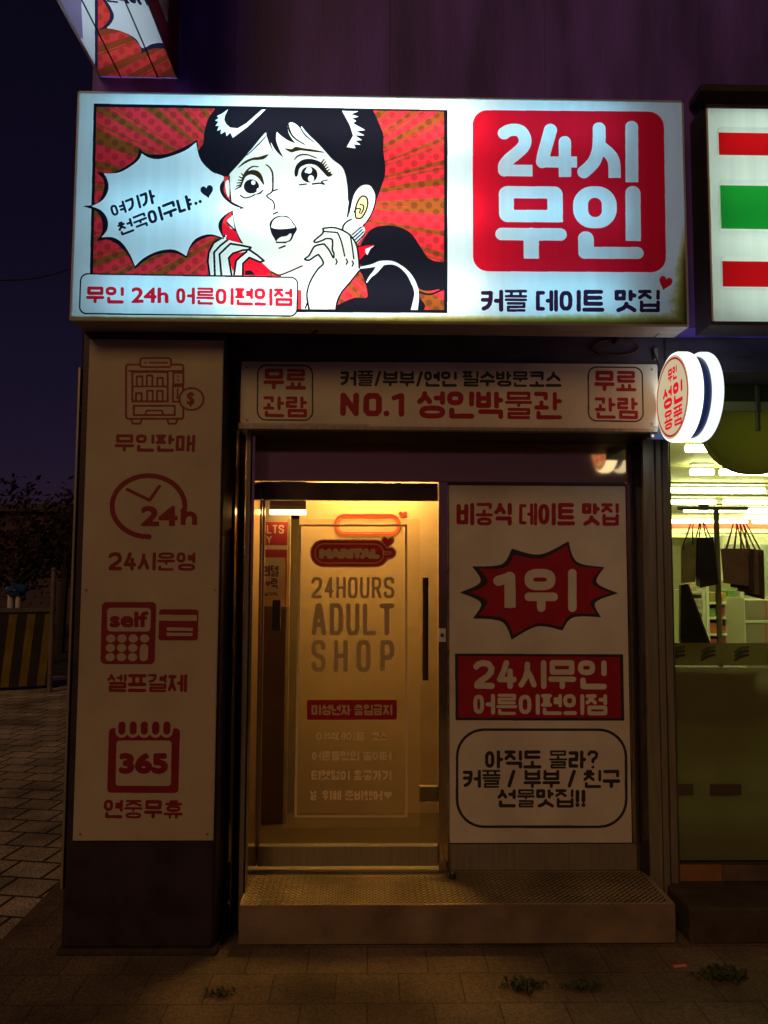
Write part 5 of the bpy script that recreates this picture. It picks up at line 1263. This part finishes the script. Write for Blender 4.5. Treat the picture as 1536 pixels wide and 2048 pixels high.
MB().box(PX(1446, 1200, 12), PX(1634, 1200, 12), 11.88, 11.899, .9, 2.2, .004).done('door', mat('cooler_glass', (.45, .5, .40), .15, var=.2, scale=4), fz)

# ------------------------------------------------------------------ projecting sign high on the left: printed lit underside, red side face
zB = PZ(280, 155, CY)
bx0, bx1 = PX(203, 152, CY), PX(356, 158, CY); yN, yF = 2.75, CY-.004
bs = thing('projecting_sign', 'box sign jutting out high at the left with lit red comic-print underside', 'sign', ((bx0+bx1)/2, CY, zB))
cvb = Canvas((bx0, yN, zB), (1, 0, 0), (0, 1, 0), bx1-bx0, yF-yN, (0, 0, -1), .0022); z4 = (0, 0, 3.072); cvb.view(z4)
uW = film('underside_white', (.55, .68, .74), streak=False); uR = film('underside_coral', (.62, .055, .045), streak=False); uB = film('underside_brown', (.25, .055, .018), streak=False); uD = film('underside_dot', (.46, .035, .03), streak=False); uK = film('underside_navy', (.02, .02, .06), streak=False); uV = film('underside_grey', (.20, .19, .34), streak=False)
f0 = cvb.ink('underside_print', uW); cvb.lab[:] = f0
pr, pbw, pd = (cvb.ink('underside_print', m) for m in (uR, uB, uD)); pk_ = cvb.ink('underside_outline', uK); pv = cvb.ink('underside_print', uV)
cvb.poly([(300, -200), (515, -200), (500, 30), (510, 240), (420, 200)], pv)
cvb.poly([(600, -300), (1300, -300), (1300, 600), (585, 600)], pr)
cen = np.array((1750., -60.))
for k_, (a0, a1) in enumerate(((168, 166), (163.5, 161.5), (161, 160.6), (157, 154.5), (151.5, 149.5), (149, 148.6), (146, 142), (139, 137))):
    d0 = np.array((math.cos(R(a0)), math.sin(R(a0)))); d1 = np.array((math.cos(R(a1)), math.sin(R(a1))))
    cvb.poly([cen+d0*350, cen+d0*1700, cen+d1*1700, cen+d1*350], pbw, only=[pr])
dm = np.zeros(cvb.lab.shape, bool)
for iy in range(14):
    for ix in range(14):
        if (ix+iy) % 2 == 0:
            t_ = np.linspace(0, 2*np.pi, 18, endpoint=False); dm |= cvb.mpoly(np.stack([610+ix*46+20*np.cos(t_), 20+iy*42+20*np.sin(t_)], 1))
cvb.put(dm, pd, [pr])
cvb.poly(spiky([(600, 186), (870, 330), (1120, 345), (1500, 300), (1500, -300), (560, -300)], [[(680, 176), (790, 215), (855, 275)], [(905, 310), (960, 296), (1040, 306)], [(1200, 300)], [(1500, 0)], [(900, -300)], [(600, -60), (650, 30), (676, 95), (650, 150)]]), pk_)
cvb.poly(spiky([(655, 172), (888, 296), (1120, 325), (1500, 280), (1500, -300), (590, -300)], [[(740, 190), (830, 235), (868, 290)], [(930, 272), (985, 264), (1050, 280)], [(1200, 280)], [(1500, 0)], [(900, -300)], [(620, -60), (672, 30), (700, 95), (685, 140)]]), f0)
cvb.stroke([(592, -300), (592, 500)], 18, pk_)
tb = cvb.ink('lettering#1', uK); cvb.text('천국이구나', [(560, -95), (980, -95), (1020, 45), (660, 12)], tb)
cvb.cut(bs)
w_ = bx1-bx0
for f_ in (.255, .74):
    MB().box(bx0+w_*f_-.003, bx0+w_*f_+.003, yN, yF, zB-.004, zB-.0005).done('seam_strip', darkm, bs)
MB().box(bx0-.012, bx0, yN, yF, zB-.004, 7.2).box(bx0, bx1, yN, yN+.01, zB, 7.2).box(bx0, bx1, yN+.011, yF, 7.19, 7.2).box(bx0, bx1, yN+.011, yF, zB+.30, zB+.31).done('housing', MATS['box_inside_white'], bs)
cvs = Canvas((bx1+.002, yN, 7.2), (0, 1, 0), (0, 0, -1), yF-yN, 7.2-zB, (1, 0, 0), .004); cvs.view('plane')
sr = film('side_red', (.30, .012, .03), front=.5, streak=False); f0 = cvs.ink('side_face', mat('side_face_red', (.34, .02, .05), .45, var=.1)); cvs.lab[:] = f0; lw = cvs.ink('lettering#2', mat('side_white', (.62, .56, .58), .5))
Hh = 7.2-zB
for k_, c_ in enumerate('어른이편의점'): cvs.text(c_, (.12, Hh-.06-(6-k_)*.49, .74, Hh-.12-(5-k_)*.49), lw)
cvs.cut(bs)
MB().box(bx1-.006, bx1+.0015, yN, yF, zB-.004, 7.2).done('side_panel', darkm, bs)
for y_ in (yN+.2, yN+.48, yN+.76):
    MB().cyl((bx0+.04, y_, zB+.16), (bx1-.04, y_, zB+.16), .012, n=8).done('fluorescent_tube', emit('underside_tube', (.92, .95, 1.0), 7.5), bs, smooth=True)

# ------------------------------------------------------------------ small things on the ground
fp = G(1358, 1931, .004)
fy = thing('flyer', 'small torn red and white flyer lying on the pavement right of the step', 'flyer', fp)
qd = [G(u, v, .006) for u, v in ((1340, 1926), (1372, 1923), (1378, 1934), (1347, 1938))]
pydata('paper', qd+[p-Vector((0, 0, .0015)) for p in qd], [(0, 3, 2, 1), (4, 5, 6, 7), (0, 1, 5, 4), (1, 2, 6, 5), (2, 3, 7, 6), (3, 0, 4, 7)], mat('flyer_red', (.50, .04, .05), .6, var=.3, scale=60), fy)
m_ = MB()
for k_ in range(5):
    a_ = qd[0].lerp(qd[3], .62).lerp(qd[1].lerp(qd[2], .62), .12+k_*.16); m_.box(a_.x, a_.x+.010, a_.y-.010, a_.y+.010, .0062, .0068)
m_.done('print', mat('flyer_white', (.75, .7, .66), .6), fy)
leafm = mat('weed_green', (.045, .06, .022), .6, var=.4, scale=40)
def weed(u, v, n, sz, label):
    p = G(u, v, .004); t = thing('weed', label, 'weed', p, 'weeds in the paving joint')
    vs, fs_ = [], []; rg_ = random.Random(int(u))
    for k in range(n):
        a = rg_.uniform(0, 6.28); l = sz*rg_.uniform(.4, 1); b0 = p+Vector((rg_.gauss(0, sz*.6), rg_.gauss(0, sz*.18), 0)); d = Vector((math.cos(a), math.sin(a), 0)); s_ = Vector((-d.y, d.x, 0))*l*.14
        m1 = b0+d*l*.35+Vector((0, 0, l*rg_.uniform(.3, .6))); e_ = b0+d*l*.8+Vector((0, 0, l*rg_.uniform(.1, .6)))
        i0 = len(vs); vs += [b0, m1+s_, e_, m1-s_]; fs_.append((i0, i0+1, i0+2, i0+3))
    pydata('leaves', vs, fs_, leafm, t)
weed(1046, 1978, 90, .07, 'largest dark weed growing in the paving joint before the step'); weed(1160, 1978, 60, .06, 'flat weed in the paving joint right of the largest one')
weed(1452, 1958, 110, .08, 'dark weed clump at the lower right edge of the pavement'); weed(440, 1990, 40, .05, 'thin weed at the left end of the paving joint')

# fixtures on the beam
cb = thing('old_bracket', 'rusty oval bracket left on the dark beam above the door', 'bracket', P(1232, 700, BY))
ov = [P(1232+45*math.cos(t), 695+16*math.sin(t), BY-.012) for t in np.linspace(0, 2*math.pi, 24)]
MB().tube(ov, .006, 6).done('oval_ring', mat('rust', (.14, .085, .05), .7, .3, var=.4, scale=30), cb, smooth=True)
MB().box(P(1310, 720, BY).x-.012, P(1310, 720, BY).x+.010, BY-.02, BY-.0005, PZ(1310, 722, BY), PZ(1310, 697, BY), .003).done('clip', steel_dull, cb)
cbl = [P(u, v, BY-.015) for u, v in ((1331, 668), (1330, 700), (1332, 735), (1329, 770))]
tag(MB().tube(cbl, .005, 6).done('cable', darkm, smooth=True), 'thin black cable running down the beam beside the round sign', 'cable')

# ------------------------------------------------------------------ alley at the left
bar = thing('striped_barrier', 'black and yellow striped barrier panel at the far left of the alley', 'barrier', G(50, 1385))
bp0, bp1 = G(-160, 1392), G(100, 1378); Yb = bp0.y; zt = PZ(0, 1228, Yb)
yel = mat('barrier_yellow', (.26, .19, .03), .6, var=.3, scale=6); bkm = mat('barrier_black', (.03, .03, .03), .6, var=.3)
def along(t, z, off=0): 
    p = bp0.lerp(bp1, t); return Vector((p.x, p.y-off, z))
nrm_ = Vector((0, .05, 0))
MB().prism([along(0, .05), along(1, .05), along(1, zt), along(0, zt)], (0, .05, 0)).done('panel', bkm, bar)
for k_ in range(7):
    t0 = .02+k_*.145
    MB().prism([along(t0, .06, .004), along(t0+.065, .06, .004), along(t0+.115, zt-.03, .004), along(t0+.05, zt-.03, .004)], (0, .003, 0)).done('yellow_stripe', yel, bar)
MB().prism([along(0, zt, .02), along(1.01, zt, .02), along(1.01, zt+.06, .02), along(0, zt+.06, .02)], (0, .09, 0)).done('top_rail', mat('barrier_grey', (.16, .15, .15), .6, var=.3), bar)
gpst = G(99, 1385); po_ = thing('thin_post', 'thin grey post standing at the end of the striped barrier', 'post', gpst)
MB().cyl(gpst, gpst+Vector((0, 0, 1.75)), .035, n=10).done('pole', mat('post_grey', (.20, .17, .17), .6, var=.3), po_, smooth=True)
MB().cyl(gpst+Vector((0, 0, 1.751)), gpst+Vector((0, 0, 1.79)), .045, .03, n=10).done('cap', mat('post_cap', (.1, .1, .12), .5), po_, smooth=True)
b2 = P(33, 1190, 14.0); bl = thing('covered_stand', 'blue plastic sheet bundled over two white pipes behind the striped barrier', 'stand', (b2.x, 14, 0))
m_ = MB()
for u_ in (21, 37): 
    q_ = P(u_, 1200, 14); m_.cyl((q_.x, 14, 0), (q_.x, 14, q_.z+.1), .05, n=10)
m_.done('white_pipes', white_plastic, bl, smooth=True)
bmx = bmesh.new(); bmesh.ops.create_icosphere(bmx, subdivisions=3, radius=1)
rz_ = random.Random(2)
for v in bmx.verts:
    f_ = 1+.16*math.sin(v.co.x*7+v.co.z*3)+.10*math.sin(v.co.z*9+v.co.y*5)
    v.co = Vector((b2.x+v.co.x*f_*.19, 14+v.co.y*f_*.15, PZ(33, 1181, 14)+v.co.z*f_*.12))
me_ = bpy.data.meshes.new('sheet'); bmx.to_mesh(me_); bmx.free(); me_.materials.append(mat('tarp_blue', (.03, .10, .34), .4, var=.2)); link('plastic_sheet', me_, bl)
barkm = mat('bark', (.05, .035, .03), .8, var=.3); lvs = [mat('leaf_purple', (.05, .018, .035), .7, var=.4, scale=2), mat('leaf_dark', (.028, .016, .028), .7, var=.4, scale=2)]
def tree(u, Y, h, r, seed, label):
    p = P(u, 1300, Y); p.z = 0; t = thing('tree', label, 'tree', p, 'dark trees behind the barrier'); rg_ = random.Random(seed)
    m_ = MB().cyl(p, p+Vector((.1, 0, h*.55)), .12, .06, n=8)
    tips = []
    for k in range(9):
        a = rg_.uniform(0, 6.28); s0 = p+Vector((.1*.8, 0, h*rg_.uniform(.35, .55))); e_ = s0+Vector((math.cos(a)*r*.7, math.sin(a)*r*.6, h*rg_.uniform(.12, .42)))
        m_.cyl(s0, e_, .045, .015, n=6); tips.append(e_); tips.append(s0.lerp(e_, .6))
    m_.done('trunk', barkm, t)
    vs, fs_, ii_ = [], [], []
    for k in range(2600):
        c = rg_.choice(tips)+Vector((rg_.gauss(0, r*.20), rg_.gauss(0, r*.2), rg_.gauss(0, r*.16))); s_ = rg_.uniform(.04, .10)
        n = Vector((rg_.gauss(0, 1), rg_.gauss(0, 1), rg_.gauss(0, 1))).normalized(); a = n.orthogonal().normalized()*s_; b = n.cross(a)
        i0 = len(vs); vs += [c-a, c+b*.5, c+a, c-b*.5]; fs_.append((i0, i0+1, i0+2, i0+3)); ii_.append(rg_.randrange(2))
    pydata('crown', vs, fs_, lvs, t, ii_)
tree(118, 16.5, 4.0, 1.5, 3, 'dark reddish tree rising nearest the corner column'); tree(20, 19, 3.4, 1.8, 8, 'low dark tree at the far left behind the blue sheet')
hb = thing('far_building', 'low dark building with a flat roof beyond the trees', 'building', (-12, 26, 0))
MB().box(-24, -2.2, 25, 30, 0, 3.6).done('wall', mat('far_wall', (.10, .07, .09), .8, var=.3, scale=1), hb)
MB().box(-24.2, -2.0, 24.8, 30.2, 3.6, 3.85).done('roof', darkm, hb)
for k_ in range(5): MB().box(-20+k_*3.4, -18.6+k_*3.4, 24.96, 24.995, 1.2, 2.5).done('window', mat('far_window', (.02, .02, .035), .2), hb)
for k_, (va, vb, Y) in enumerate(((556, 524, 9.0), (962, 1012, 20.0))):
    a, b = P(-60, va, Y), P(175, vb, Y+1.5); pts = [a.lerp(b, t)-Vector((0, 0, .12*math.sin(math.pi*t))) for t in np.linspace(0, 1, 12)]
    tag(MB().tube(pts, .010, 6).done('overhead_wire', mat('wire_grey', (.12, .10, .14), .5), smooth=True), ('upper overhead wire crossing the dark sky left of the sign box', 'lower overhead wire sagging above the trees at the left')[k_], 'wire')
# lamp-lit alley: drain stains on the paving
